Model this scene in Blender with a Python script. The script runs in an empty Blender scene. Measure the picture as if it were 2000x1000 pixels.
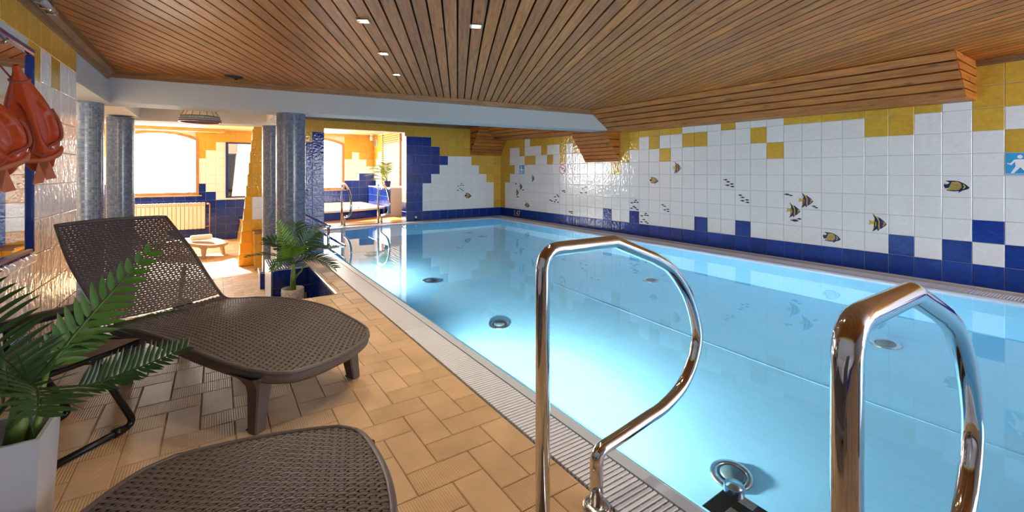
import bpy, bmesh, math, random
import numpy as np
from mathutils import Matrix, Vector
random.seed(7)
scene = bpy.context.scene
col = scene.collection
PI = math.pi

# ------------------------------------------------------------------ camera
FPX, PCX, PCY, YAW = 863.03, 1000.0, 337.74, 0.5889
CAM = np.array([-5.6951, -9.0138, 1.0239])
cd = bpy.data.cameras.new('camera'); cam = bpy.data.objects.new('camera', cd); col.objects.link(cam)
cam.location = CAM; cam.rotation_euler = (PI / 2, 0, -YAW)
cd.sensor_width = 36; cd.lens = FPX / 2000 * 36; cd.shift_y = -(500 - PCY) / 2000
cd.clip_start = 0.02
scene.camera = cam

# ------------------------------------------------------------------ world, sun, exposure
w = bpy.data.worlds.new('World'); scene.world = w; w.use_nodes = True
w.node_tree.nodes['Background'].inputs[0].default_value = (0.80, 0.88, 1.0, 1)
w.node_tree.nodes['Background'].inputs[1].default_value = 2.5
sl = bpy.data.lights.new('sun', 'SUN'); so = bpy.data.objects.new('sun', sl); col.objects.link(so)
sl.energy = 38; sl.angle = math.radians(1.5); sl.color = (1.0, 0.80, 0.52)
SUN_TO = Vector((0.20, -0.86, -0.47))
so.rotation_euler = SUN_TO.to_track_quat('-Z', 'Y').to_euler(); so.location = (-8, 10, 6)
vs = scene.view_settings
vs.view_transform = 'Standard'; vs.look = 'None'; vs.gamma = 1; vs.use_curve_mapping = False
vs.exposure = 0.0
try:
    scene.cycles.max_bounces = 10; scene.cycles.diffuse_bounces = 5; scene.cycles.glossy_bounces = 5
    scene.cycles.transmission_bounces = 6; scene.cycles.transparent_max_bounces = 12
    scene.cycles.sample_clamp_indirect = 25.0
except Exception:
    pass
WIN_FAR, WIN_NEAR, DOWN_W, POOL_W = 39.0, 9.0, 31.0, 520.0

# ------------------------------------------------------------------ pixel helpers (a pixel gives a direction)
FW = np.array([math.sin(YAW), math.cos(YAW), 0]); RT = np.array([math.cos(YAW), -math.sin(YAW), 0]); UP = np.array([0, 0, 1.0])
def ray(x, y): return FW + RT * (x - PCX) / FPX + UP * (PCY - y) / FPX
def onz(x, y, z=0): d = ray(x, y); return CAM + d * (z - CAM[2]) / d[2]
def onx(x, y, v): d = ray(x, y); return CAM + d * (v - CAM[0]) / d[0]
def ony(x, y, v): d = ray(x, y); return CAM + d * (v - CAM[1]) / d[1]
def dep(x, y, D): return CAM + ray(x, y) * D

# ------------------------------------------------------------------ materials
MATS = {}
def new_mat(name):
    m = bpy.data.materials.new(name); m.use_nodes = True; MATS[name] = m
    return m, m.node_tree.nodes, m.node_tree.links, m.node_tree.nodes['Principled BSDF']
def mat(name, c, rough=.5, metal=0, spec=.5, bump=0, bscale=30, bdist=.01, var=0, vscale=6, trans=0, emit=None, estr=0, coat=0, sss=0):
    m, N, L, b = new_mat(name)
    b.inputs['Base Color'].default_value = (*c, 1); b.inputs['Roughness'].default_value = rough
    b.inputs['Metallic'].default_value = metal; b.inputs['Specular IOR Level'].default_value = spec
    if coat: b.inputs['Coat Weight'].default_value = coat; b.inputs['Coat Roughness'].default_value = .05
    if trans: b.inputs['Transmission Weight'].default_value = trans
    if emit: b.inputs['Emission Color'].default_value = (*emit, 1); b.inputs['Emission Strength'].default_value = estr
    geo = N.new('ShaderNodeNewGeometry')
    if bump:
        n = N.new('ShaderNodeTexNoise'); n.inputs['Scale'].default_value = bscale; n.inputs['Detail'].default_value = 2
        L.new(geo.outputs['Position'], n.inputs['Vector'])
        bp = N.new('ShaderNodeBump'); bp.inputs['Strength'].default_value = bump; bp.inputs['Distance'].default_value = bdist
        L.new(n.outputs['Fac'], bp.inputs['Height']); L.new(bp.outputs['Normal'], b.inputs['Normal'])
    if var:
        n2 = N.new('ShaderNodeTexNoise'); n2.inputs['Scale'].default_value = vscale; n2.inputs['Detail'].default_value = 4
        L.new(geo.outputs['Position'], n2.inputs['Vector'])
        oi = N.new('ShaderNodeObjectInfo')
        mx = N.new('ShaderNodeMath'); mx.operation = 'ADD'; mx.inputs[1].default_value = 0
        ma = N.new('ShaderNodeMath'); ma.operation = 'MULTIPLY'; ma.inputs[1].default_value = .35
        L.new(oi.outputs['Random'], ma.inputs[0]); L.new(n2.outputs['Fac'], mx.inputs[0]); L.new(ma.outputs[0], mx.inputs[1])
        mr = N.new('ShaderNodeMapRange'); mr.inputs['From Min'].default_value = .3; mr.inputs['From Max'].default_value = 1.05
        mr.inputs['To Min'].default_value = 1 - var; mr.inputs['To Max'].default_value = 1 + var
        L.new(mx.outputs[0], mr.inputs['Value'])
        vm = N.new('ShaderNodeVectorMath'); vm.operation = 'SCALE'; vm.inputs[0].default_value = c
        L.new(mr.outputs[0], vm.inputs['Scale']); L.new(vm.outputs[0], b.inputs['Base Color'])
    return m

def wood(name, dark, light, rough=.45, knots=True, scale=1.0, rnd=.35):
    """grain runs along the object's local X"""
    m, N, L, b = new_mat(name); b.inputs['Roughness'].default_value = rough
    tc = N.new('ShaderNodeTexCoord'); oi = N.new('ShaderNodeObjectInfo')
    comb = N.new('ShaderNodeCombineXYZ')
    mm = N.new('ShaderNodeMath'); mm.operation = 'MULTIPLY'; mm.inputs[1].default_value = 37.0
    L.new(oi.outputs['Random'], mm.inputs[0]); L.new(mm.outputs[0], comb.inputs[0]); L.new(mm.outputs[0], comb.inputs[1])
    add = N.new('ShaderNodeVectorMath'); add.operation = 'ADD'
    L.new(tc.outputs['Object'], add.inputs[0]); L.new(comb.outputs[0], add.inputs[1])
    mp = N.new('ShaderNodeMapping'); mp.inputs['Scale'].default_value = (1.6 * scale, 26 * scale, 26 * scale)
    L.new(add.outputs[0], mp.inputs['Vector'])
    n = N.new('ShaderNodeTexNoise'); n.inputs['Scale'].default_value = 2.2; n.inputs['Detail'].default_value = 5; n.inputs['Distortion'].default_value = .6
    L.new(mp.outputs[0], n.inputs['Vector'])
    cr = N.new('ShaderNodeValToRGB'); cr.color_ramp.elements[0].position = .3; cr.color_ramp.elements[1].position = .72
    cr.color_ramp.elements[0].color = (*dark, 1); cr.color_ramp.elements[1].color = (*light, 1)
    L.new(n.outputs['Fac'], cr.inputs['Fac'])
    hsv = N.new('ShaderNodeHueSaturation')
    mr = N.new('ShaderNodeMapRange'); mr.inputs['To Min'].default_value = 1 - rnd; mr.inputs['To Max'].default_value = 1 + rnd
    L.new(oi.outputs['Random'], mr.inputs['Value']); L.new(mr.outputs[0], hsv.inputs['Value'])
    L.new(cr.outputs[0], hsv.inputs['Color'])
    out = hsv.outputs[0]
    if knots:
        mp2 = N.new('ShaderNodeMapping'); mp2.inputs['Scale'].default_value = (3.2, 9, 9); L.new(add.outputs[0], mp2.inputs['Vector'])
        vo = N.new('ShaderNodeTexVoronoi'); vo.inputs['Scale'].default_value = 1.0; L.new(mp2.outputs[0], vo.inputs['Vector'])
        k = N.new('ShaderNodeMapRange'); k.inputs['From Min'].default_value = .06; k.inputs['From Max'].default_value = .17
        k.inputs['To Min'].default_value = .45; k.inputs['To Max'].default_value = 1
        L.new(vo.outputs['Distance'], k.inputs['Value'])
        sc = N.new('ShaderNodeVectorMath'); sc.operation = 'SCALE'; L.new(out, sc.inputs[0]); L.new(k.outputs[0], sc.inputs['Scale']); out = sc.outputs[0]
    L.new(out, b.inputs['Base Color'])
    bp = N.new('ShaderNodeBump'); bp.inputs['Strength'].default_value = .25; bp.inputs['Distance'].default_value = .003
    L.new(n.outputs['Fac'], bp.inputs['Height']); L.new(bp.outputs['Normal'], b.inputs['Normal'])
    return m

def glaze(name, c, var, bump=.7, spec=.5):
    return mat(name, c, rough=.07, spec=spec, bump=bump, bscale=24, bdist=.006, var=var, vscale=22)
W_TILE = glaze('white_glaze', (.80, .81, .83), .04)
Y_TILE = glaze('yellow_glaze', (.60, .36, .045), .16)
B_TILE = glaze('blue_glaze', (.007, .032, .25), .30, spec=.35)
O_TILE = glaze('orange_glaze', (.72, .38, .02), .10)
GROUT = mat('grout', (.55, .55, .55), .8)
PLASTER = mat('plaster_white', (.39, .41, .43), .75, bump=.15, bscale=40, bdist=.004)
CREAM = mat('plaster_cream', (.80, .72, .62), .75)
DARK = mat('dark_void', (.012, .009, .007), .9)
CEILW = wood('ceiling_wood', (.255, .068, .008), (.59, .185, .026), .42, rnd=.20)
SOFW = wood('soffit_wood', (.27, .076, .009), (.56, .19, .028), .45, rnd=.16)
TRIMW = wood('trim_wood', (.12, .055, .02), (.30, .15, .06), .45, rnd=.15)
PINE = wood('pine', (.45, .24, .07), (.72, .46, .18), .5, rnd=.12)
FRAMEW = wood('window_frame_wood', (.25, .13, .05), (.42, .24, .11), .5, rnd=.1)
STEEL = mat('polished_steel', (.66, .69, .73), .07, 1)
STEELD = mat('brushed_steel', (.55, .55, .55), .25, 1)
GRATE = mat('grate_plastic', (.74, .78, .88), .4)
LIP = mat('pool_lip', (.56, .66, .80), .35, bump=.15, bscale=180, bdist=.002)
LINER = mat('pool_liner', (.27, .62, .83), .55, var=.05, vscale=2.5)
WICK = mat('wicker_brown', (.108, .092, .098), .42, spec=.4)
WICKD = mat('wicker_backing', (.035, .027, .024), .8)  # dark brown solid backing under the seat weave
BLACK = mat('black_plastic', (.012, .012, .013), .35)
BLACKM = mat('black_metal', (.015, .015, .017), .25, .3)
TAUPE = mat('taupe_sling', (.16, .115, .095), .8, bump=.3, bscale=400, bdist=.001)
WHITEP = mat('white_planter', (.54, .57, .64), .25)
TERRY = mat('white_towel', (.85, .83, .80), .9, bump=.6, bscale=300, bdist=.004)
RADI = mat('radiator_enamel', (.82, .74, .62), .35)
ORANGE = mat('orange_float', (.46, .058, .012), .18, spec=.5, var=.06)
ROPE = mat('float_rope', (.30, .065, .035), .75)
STRAP = mat('float_strap', (.50, .14, .06), .7)
MIRROR = mat('mirror_glass', (.90, .90, .90), .01, 1)
BRASS = mat('brass_pipe', (.55, .36, .16), .3, 1)
SOIL = mat('soil', (.05, .035, .02), .9)
ACRYL = mat('white_acrylic', (.86, .85, .84), .12)
NAVY = mat('fish_navy', (.012, .020, .085), .15)
FYEL = mat('fish_yellow', (.60, .42, .06), .15)
FBRN = mat('fish_brown', (.30, .20, .09), .15)
SIGNB = mat('sign_blue', (.03, .33, .66), .3)
SIGNW = mat('sign_white', (.88, .88, .90), .3)
SIGNR = mat('sign_red', (.65, .06, .12), .3)
SIGNK = mat('sign_black', (.03, .03, .03), .3)
NUMY = mat('number_yellow', (.75, .60, .05), .3)
LAMPC = mat('lamp_cream_glass', (.85, .70, .50), .3)
LAMPT = mat('lamp_teal_glass', (.20, .42, .46), .2)
LAMPR = mat('lamp_red_came', (.22, .05, .03), .4)
TEAK = wood('teak', (.30, .13, .05), (.45, .22, .09), .5)
GLASSC = mat('clear_plastic', (.75, .75, .72), .12, trans=.6)

def emitter(name, c, s, through=0):
    m = bpy.data.materials.new(name); m.use_nodes = True; N = m.node_tree.nodes; L = m.node_tree.links
    N.clear(); o = N.new('ShaderNodeOutputMaterial'); e = N.new('ShaderNodeEmission')
    e.inputs[0].default_value = (*c, 1); e.inputs[1].default_value = s
    if through:
        t = N.new('ShaderNodeBsdfTransparent'); a = N.new('ShaderNodeAddShader')
        L.new(e.outputs[0], a.inputs[0]); L.new(t.outputs[0], a.inputs[1]); L.new(a.outputs[0], o.inputs[0])
    else:
        L.new(e.outputs[0], o.inputs[0])
    return m
PANE = emitter('bright_pane', (1.0, .93, .84), WIN_FAR, 1)
PANEN = emitter('daylight_pane', (.90, .94, 1.0), WIN_NEAR, 1)
BULB = emitter('bulb', (1.0, .78, .45), 60)
POOLB = emitter('pool_bulb', (.85, .95, 1.0), 30)

def leaf_mat(name, c, back):
    m, N, L, b = new_mat(name)
    b.inputs['Roughness'].default_value = .35
    geo = N.new('ShaderNodeNewGeometry'); n = N.new('ShaderNodeTexNoise'); n.inputs['Scale'].default_value = 9
    L.new(geo.outputs['Position'], n.inputs['Vector'])
    mx = N.new('ShaderNodeMix'); mx.data_type = 'RGBA'; mx.inputs[6].default_value = (*c, 1); mx.inputs[7].default_value = (*back, 1)
    L.new(n.outputs['Fac'], mx.inputs[0]); L.new(mx.outputs[2], b.inputs['Base Color'])
    t = N.new('ShaderNodeBsdfTranslucent'); t.inputs[0].default_value = (*back, 1)
    ms = N.new('ShaderNodeMixShader'); ms.inputs[0].default_value = .25
    o = N['Material Output']; L.new(b.outputs[0], ms.inputs[1]); L.new(t.outputs[0], ms.inputs[2]); L.new(ms.outputs[0], o.inputs[0])
    return m
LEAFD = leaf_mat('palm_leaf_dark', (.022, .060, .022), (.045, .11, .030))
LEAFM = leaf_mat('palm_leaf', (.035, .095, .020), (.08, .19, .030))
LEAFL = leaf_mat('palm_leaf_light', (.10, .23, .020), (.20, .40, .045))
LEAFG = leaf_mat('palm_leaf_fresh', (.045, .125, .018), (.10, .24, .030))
STEM = mat('palm_stem', (.12, .20, .04), .55, var=.25, vscale=14)

def mosaic(name, sc=.024):
    m, N, L, b = new_mat(name); b.inputs['Roughness'].default_value = .18
    uv = N.new('ShaderNodeUVMap')
    s = N.new('ShaderNodeVectorMath'); s.operation = 'SCALE'; s.inputs['Scale'].default_value = 1 / sc; L.new(uv.outputs[0], s.inputs[0])
    fl = N.new('ShaderNodeVectorMath'); fl.operation = 'FLOOR'; L.new(s.outputs[0], fl.inputs[0])
    fr = N.new('ShaderNodeVectorMath'); fr.operation = 'FRACTION'; L.new(s.outputs[0], fr.inputs[0])
    wn = N.new('ShaderNodeTexWhiteNoise'); L.new(fl.outputs[0], wn.inputs['Vector'])
    cr = N.new('ShaderNodeValToRGB'); e = cr.color_ramp.elements
    e[0].position = 0; e[0].color = (.075, .10, .17, 1); e[1].position = 1; e[1].color = (.18, .215, .285, 1)
    k = e.new(.45); k.color = (.11, .145, .225, 1); k = e.new(.85); k.color = (.135, .17, .245, 1)
    L.new(wn.outputs['Value'], cr.inputs['Fac'])
    sx = N.new('ShaderNodeSeparateXYZ'); L.new(fr.outputs[0], sx.inputs[0])
    def edge(o):
        a = N.new('ShaderNodeMath'); a.operation = 'SUBTRACT'; a.inputs[1].default_value = .5; L.new(o, a.inputs[0])
        c = N.new('ShaderNodeMath'); c.operation = 'ABSOLUTE'; L.new(a.outputs[0], c.inputs[0]); return c.outputs[0]
    mxn = N.new('ShaderNodeMath'); mxn.operation = 'MAXIMUM'; L.new(edge(sx.outputs[0]), mxn.inputs[0]); L.new(edge(sx.outputs[1]), mxn.inputs[1])
    g = N.new('ShaderNodeMapRange'); g.inputs['From Min'].default_value = .42; g.inputs['From Max'].default_value = .47; L.new(mxn.outputs[0], g.inputs['Value'])
    mx = N.new('ShaderNodeMix'); mx.data_type = 'RGBA'; mx.inputs[7].default_value = (.155, .18, .225, 1)
    L.new(g.outputs[0], mx.inputs[0]); L.new(cr.outputs[0], mx.inputs[6]); L.new(mx.outputs[2], b.inputs['Base Color'])
    bp = N.new('ShaderNodeBump'); bp.inputs['Strength'].default_value = .6; bp.inputs['Distance'].default_value = .002; bp.invert = True
    L.new(g.outputs[0], bp.inputs['Height']); L.new(bp.outputs['Normal'], b.inputs['Normal'])
    return m
MOSAIC = mosaic('mosaic')

def ribbed(name, c, pitch, strength, rough=.48):
    m, N, L, b = new_mat(name); b.inputs['Roughness'].default_value = rough; b.inputs['Specular IOR Level'].default_value = .25
    tc = N.new('ShaderNodeTexCoord'); geo = N.new('ShaderNodeNewGeometry'); oi = N.new('ShaderNodeObjectInfo')
    wv = N.new('ShaderNodeTexWave'); wv.wave_type = 'BANDS'; wv.bands_direction = 'X'
    wv.inputs['Scale'].default_value = 2 * PI / pitch / 20; wv.inputs['Distortion'].default_value = 0
    L.new(tc.outputs['Object'], wv.inputs['Vector'])
    bp = N.new('ShaderNodeBump'); bp.inputs['Strength'].default_value = strength; bp.inputs['Distance'].default_value = .0015
    L.new(wv.outputs['Fac'], bp.inputs['Height']); L.new(bp.outputs['Normal'], b.inputs['Normal'])
    n = N.new('ShaderNodeTexNoise'); n.inputs['Scale'].default_value = 5; n.inputs['Detail'].default_value = 5; L.new(geo.outputs['Position'], n.inputs['Vector'])
    a = N.new('ShaderNodeMath'); a.operation = 'MULTIPLY_ADD'; a.inputs[1].default_value = .22; L.new(oi.outputs['Random'], a.inputs[0]); L.new(n.outputs['Fac'], a.inputs[2])
    mr = N.new('ShaderNodeMapRange'); mr.inputs['From Min'].default_value = .3; mr.inputs['From Max'].default_value = .95
    mr.inputs['To Min'].default_value = .78; mr.inputs['To Max'].default_value = 1.18; L.new(a.outputs[0], mr.inputs['Value'])
    vm = N.new('ShaderNodeVectorMath'); vm.operation = 'SCALE'; vm.inputs[0].default_value = c; L.new(mr.outputs[0], vm.inputs['Scale']); L.new(vm.outputs[0], b.inputs['Base Color'])
    return m
FLOORT = ribbed('floor_tile_glaze', (.60, .415, .245), .0085, .65)
FLOORV = ribbed('floor_tile_fine', (.63, .44, .265), .0052, .30)
FGROUT = mat('floor_grout', (.66, .55, .44), .85)

m, N, L, b = new_mat('wicker_wrap')       # wrapped skirt, rim and legs
b.inputs['Roughness'].default_value = .45; b.inputs['Base Color'].default_value = (.115, .093, .090, 1)
tc = N.new('ShaderNodeTexCoord'); mp = N.new('ShaderNodeMapping'); mp.inputs['Scale'].default_value = (42, 42, 70); L.new(tc.outputs['Object'], mp.inputs[0])
ck = N.new('ShaderNodeTexBrick'); ck.inputs['Scale'].default_value = 1; ck.inputs['Mortar Size'].default_value = .12; ck.inputs['Brick Width'].default_value = 1.0; ck.inputs['Row Height'].default_value = .55
sw = N.new('ShaderNodeSeparateXYZ'); cw = N.new('ShaderNodeCombineXYZ'); ad = N.new('ShaderNodeMath'); ad.operation = 'ADD'
L.new(mp.outputs[0], sw.inputs[0]); L.new(sw.outputs[0], ad.inputs[0]); L.new(sw.outputs[1], ad.inputs[1]); L.new(ad.outputs[0], cw.inputs[0]); L.new(sw.outputs[2], cw.inputs[1])
L.new(cw.outputs[0], ck.inputs['Vector'])
bp = N.new('ShaderNodeBump'); bp.inputs['Strength'].default_value = .9; bp.inputs['Distance'].default_value = .004; bp.invert = True
L.new(ck.outputs['Fac'], bp.inputs['Height']); L.new(bp.outputs['Normal'], b.inputs['Normal'])
WRAP = m

m = bpy.data.materials.new('clear_water'); m.use_nodes = True; N = m.node_tree.nodes; L = m.node_tree.links; N.clear()
o = N.new('ShaderNodeOutputMaterial'); g = N.new('ShaderNodeBsdfGlass'); g.inputs['Color'].default_value = (.86, .96, 1.0, 1)
g.inputs['Roughness'].default_value = 0; g.inputs['IOR'].default_value = 1.333
gp = N.new('ShaderNodeNewGeometry'); nz = N.new('ShaderNodeTexNoise'); nz.inputs['Scale'].default_value = 2.2; nz.inputs['Detail'].default_value = 1
L.new(gp.outputs['Position'], nz.inputs['Vector'])
bp = N.new('ShaderNodeBump'); bp.inputs['Strength'].default_value = .05; bp.inputs['Distance'].default_value = .02
L.new(nz.outputs['Fac'], bp.inputs['Height']); L.new(bp.outputs['Normal'], g.inputs['Normal']); L.new(g.outputs[0], o.inputs[0])
WATER = m

# ------------------------------------------------------------------ mesh helpers
class MB:
    def __init__(s): s.v = []; s.f = []; s.mi = []; s.sm = []; s.mats = []
    def slot(s, m):
        if m not in s.mats: s.mats.append(m)
        return s.mats.index(m)
    def add(s, vs, fs, m=None, smooth=False):
        o = len(s.v); s.v += [tuple(map(float, p)) for p in vs]; i = s.slot(m) if m else 0
        for f in fs: s.f.append(tuple(o + k for k in f)); s.mi.append(i); s.sm.append(smooth)
        return s
    def box(s, x0, x1, y0, y1, z0, z1, m=None):
        vs = [(x, y, z) for z in (z0, z1) for y in (y0, y1) for x in (x0, x1)]
        return s.add(vs, [(0, 2, 3, 1), (4, 5, 7, 6), (0, 1, 5, 4), (2, 6, 7, 3), (0, 4, 6, 2), (1, 3, 7, 5)], m)
    def bbox(s, x0, x1, y0, y1, z0, z1, r=.004, m=None):
        """box with chamfered edges"""
        bm = bmesh.new(); bmesh.ops.create_cube(bm, size=1)
        for v in bm.verts: v.co = ((x0 + x1) / 2 + v.co.x * (x1 - x0), (y0 + y1) / 2 + v.co.y * (y1 - y0), (z0 + z1) / 2 + v.co.z * (z1 - z0))
        bmesh.ops.bevel(bm, geom=bm.edges[:] , offset=r, segments=1, affect='EDGES', profile=.5)
        bm.verts.ensure_lookup_table(); bm.verts.index_update()
        s.add([v.co[:] for v in bm.verts], [[v.index for v in f.verts] for f in bm.faces], m); bm.free(); return s
    def prism(s, poly, axis_vec, m=None):
        """poly: list of 3D points; extruded by axis_vec"""
        n = len(poly); a = np.array(axis_vec, float); P = [np.array(p, float) for p in poly]
        vs = P + [p + a for p in P]
        return s.add(vs, [tuple(range(n))[::-1], tuple(range(n, 2 * n))] + [(i, (i + 1) % n, n + (i + 1) % n, n + i) for i in range(n)], m)
    def tube(s, pts, r, n=12, m=None, closed=False, caps=True, flat=1.0):
        P = [np.array(p, float) for p in pts]; k = len(P)
        rr = r if hasattr(r, '__len__') else [r] * k
        T = []
        for i in range(k):
            a = P[(i - 1) % k] if (closed or i > 0) else P[i]; c = P[(i + 1) % k] if (closed or i < k - 1) else P[i]
            t = c - a; T.append(t / (np.linalg.norm(t) + 1e-12))
        ref = np.array([0, 0, 1.0]) if abs(T[0][2]) < .9 else np.array([1.0, 0, 0])
        N_ = np.cross(T[0], ref); N_ /= np.linalg.norm(N_); vs = []
        for i in range(k):
            N_ = N_ - T[i] * (N_ @ T[i]); N_ /= np.linalg.norm(N_) + 1e-12; B_ = np.cross(T[i], N_)
            for j in range(n):
                a = 2 * PI * j / n; vs.append(P[i] + rr[i] * (N_ * math.cos(a) + B_ * math.sin(a) * flat))
        fs = []
        for i in range(k if closed else k - 1):
            i2 = (i + 1) % k
            for j in range(n): fs.append((i * n + j, i * n + (j + 1) % n, i2 * n + (j + 1) % n, i2 * n + j))
        s.add(vs, fs, m, True)
        if caps and not closed:
            o = len(s.v) - len(vs)
            s.f.append(tuple(o + j for j in range(n))[::-1]); s.f.append(tuple(o + (k - 1) * n + j for j in range(n)))
            s.mi += [s.slot(m) if m else 0] * 2; s.sm += [False] * 2
        return s
    def lathe(s, prof, c=(0, 0, 0), n=24, m=None, smooth=True):
        vs = []; k = len(prof)
        for r, z in prof:
            for j in range(n): a = 2 * PI * j / n; vs.append((c[0] + r * math.cos(a), c[1] + r * math.sin(a), c[2] + z))
        fs = [(i * n + j, i * n + (j + 1) % n, (i + 1) * n + (j + 1) % n, (i + 1) * n + j) for i in range(k - 1) for j in range(n)]
        return s.add(vs, fs, m, smooth)
    def grid(s, G, m=None, smooth=True, flip=False):
        R = len(G); C = len(G[0]); vs = [p for row in G for p in row]; fs = []
        for i in range(R - 1):
            for j in range(C - 1):
                f = (i * C + j, i * C + j + 1, (i + 1) * C + j + 1, (i + 1) * C + j); fs.append(f[::-1] if flip else f)
        return s.add(vs, fs, m, smooth)
    def mesh(s, name, default=None):
        me = bpy.data.meshes.new(name); me.from_pydata(s.v, [], s.f)
        ms = s.mats or ([default] if default else [])
        for m in ms: me.materials.append(m)
        if len(ms) > 1: me.polygons.foreach_set('material_index', s.mi)
        me.polygons.foreach_set('use_smooth', s.sm); me.update(); return me
    def build(s, name, m=None, parent=None, R=None, loc=None):
        """R/loc: geometry is in world space and is re-expressed in that local frame"""
        if R is not None:
            M = Matrix(R).to_4x4(); M.translation = Vector(loc); Mi = M.inverted(); s.v = [tuple(Mi @ Vector(p)) for p in s.v]
        o = bpy.data.objects.new(name, s.mesh(name, m)); col.objects.link(o)
        if R is not None: o.matrix_world = M
        if parent: o.parent = parent
        return o
def tag(o, label=None, cat=None, group=None, kind=None):
    if label: o['label'] = label
    if cat: o['category'] = cat
    if group: o['group'] = group
    if kind: o['kind'] = kind
    return o
def thing(name, label, cat, loc=(0, 0, 0), rz=0, group=None):
    o = bpy.data.objects.new(name, None); col.objects.link(o); o.empty_display_size = .1
    o.location = loc; o.rotation_euler = (0, 0, rz)
    return tag(o, label, cat, group)
def struct(name, mb, m, label, R=None, loc=None):
    return tag(mb.build(name, m, None, R, loc), label, None, None, 'structure')
def copy_tree(o, parent=None):
    c = o.copy(); col.objects.link(c); c.parent = parent
    for ch in o.children: copy_tree(ch, c)
    return c
def smooth_path(P, n=8):
    P = [np.array(p, float) for p in P]; Q = [2 * P[0] - P[1]] + P + [2 * P[-1] - P[-2]]; out = []
    for i in range(1, len(Q) - 2):
        for k in range(n):
            t = k / n; a, b_, c, d = Q[i - 1], Q[i], Q[i + 1], Q[i + 2]
            out.append(.5 * (2 * b_ + (c - a) * t + (2 * a - 5 * b_ + 4 * c - d) * t * t + (3 * b_ - a - 3 * c + d) * t ** 3))
    out.append(P[-1]); return out
def fillet(P, r, n=6):
    """polyline with rounded corners"""
    P = [np.array(p, float) for p in P]; rr = r if hasattr(r, '__len__') else [r] * len(P); out = [P[0]]
    for i in range(1, len(P) - 1):
        a = P[i - 1] - P[i]; c = P[i + 1] - P[i]; la, lc = np.linalg.norm(a), np.linalg.norm(c); q = min(rr[i], la * .49, lc * .49)
        A = P[i] + a / la * q; C_ = P[i] + c / lc * q
        for k in range(n + 1): t = k / n; out.append((1 - t) ** 2 * A + 2 * t * (1 - t) * P[i] + t * t * C_)
    out.append(P[-1]); return out

# ------------------------------------------------------------------ tiles
TCACHE = {}
def tile_mesh(w, h, m, th=.006):
    key = (round(w, 3), round(h, 3), m.name, th)
    if key not in TCACHE:
        g = .0016; e = .0032; a, b_ = w / 2 - g, h / 2 - g
        mb = MB(); vs = [(-a, -b_, 0), (a, -b_, 0), (a, b_, 0), (-a, b_, 0)] + [(-a, -b_, th * .55), (a, -b_, th * .55), (a, b_, th * .55), (-a, b_, th * .55)] + \
            [(-a + e, -b_ + e, th), (a - e, -b_ + e, th), (a - e, b_ - e, th), (-a + e, b_ - e, th)]
        fs = [(8, 9, 10, 11)] + [(i, (i + 1) % 4, 4 + (i + 1) % 4, 4 + i) for i in range(4)] + [(4 + i, 4 + (i + 1) % 4, 8 + (i + 1) % 4, 8 + i) for i in range(4)]
        mb.add(vs, fs, m); TCACHE[key] = mb.mesh('tile')
    return TCACHE[key]
def tile(parent, c, U, V, w, h, m, th=.006, name='tile'):
    U = Vector(U); V = Vector(V); Nn = U.cross(V)
    M = Matrix((U, V, Nn)).transposed().to_4x4(); M.translation = Vector(c)
    o = bpy.data.objects.new(name, tile_mesh(w, h, m, th)); col.objects.link(o); o.matrix_world = M; o.parent = parent
    return o
def tile_stuff(mb, c, U, V, w, h, m, th=.006):
    U = np.array(U, float); V = np.array(V, float); Nn = np.cross(U, V); c = np.array(c, float); g = .0016
    a, b_ = w / 2 - g, h / 2 - g; e = .003
    vs = [c + U * p + V * q for p, q in ((-a, -b_), (a, -b_), (a, b_), (-a, b_))] + [c + U * p + V * q + Nn * th for p, q in ((-a + e, -b_ + e), (a - e, -b_ + e), (a - e, b_ - e), (-a + e, b_ - e))]
    mb.add(vs, [(4, 5, 6, 7)] + [(i, (i + 1) % 4, 4 + (i + 1) % 4, 4 + i) for i in range(4)], m)
T = .2
def tile_field(parent, origin, U, V, cells, cap=100000, name='tile'):
    """cells: (u0,u1,v0,v1,material); the cap largest in view are objects, the rest one stuff part"""
    O = np.array(origin, float); Ua = np.array(U, float); Va = np.array(V, float); L_ = []
    for (u0, u1, v0, v1, m) in cells:
        if u1 - u0 < .012 or v1 - v0 < .012: continue
        c = O + Ua * (u0 + u1) / 2 + Va * (v0 + v1) / 2; d = np.linalg.norm(c - CAM)
        fwd = (c - CAM) @ FW; px = PCX + FPX * ((c - CAM) @ RT) / max(fwd, .05); py = PCY - FPX * (c[2] - CAM[2]) / max(fwd, .05)
        vis = fwd > .1 and -150 < px < 2150 and -150 < py < 1150
        L_.append((0 if vis else 1, d, c, u1 - u0, v1 - v0, m))
    L_.sort(key=lambda q: (q[0], q[1])); rest = MB()
    for i, (o_, d, c, w_, h_, m) in enumerate(L_):
        if i < cap and not o_: tile(parent, c, U, V, w_, h_, m, name=name)
        else: tile_stuff(rest, c, U, V, w_, h_, m)
    if rest.f: tag(rest.build('remaining_tiles', None, parent), None, None, None, 'stuff')
def col_of(ch): return {'w': W_TILE, 'y': Y_TILE, 'b': B_TILE, 'o': O_TILE}[ch]

# ================================================================== STRUCTURE
CZ = 2.03           # hall ceiling
LW = -6.56          # left wall face
XG, XI, XW = -4.69, -4.505, -4.44      # grate outer, grate inner, water edge on the left
XR = -0.45; YB = -0.40; YN = -11.6     # water edges right, back, near
WZ = -0.012         # water level
LOW = -0.60         # lower floor by the far windows
NX, NY = -5.0, -3.03  # niche with steps
def pfloor(y): return -1.08 - (y + 8.3) * .0494

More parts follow.
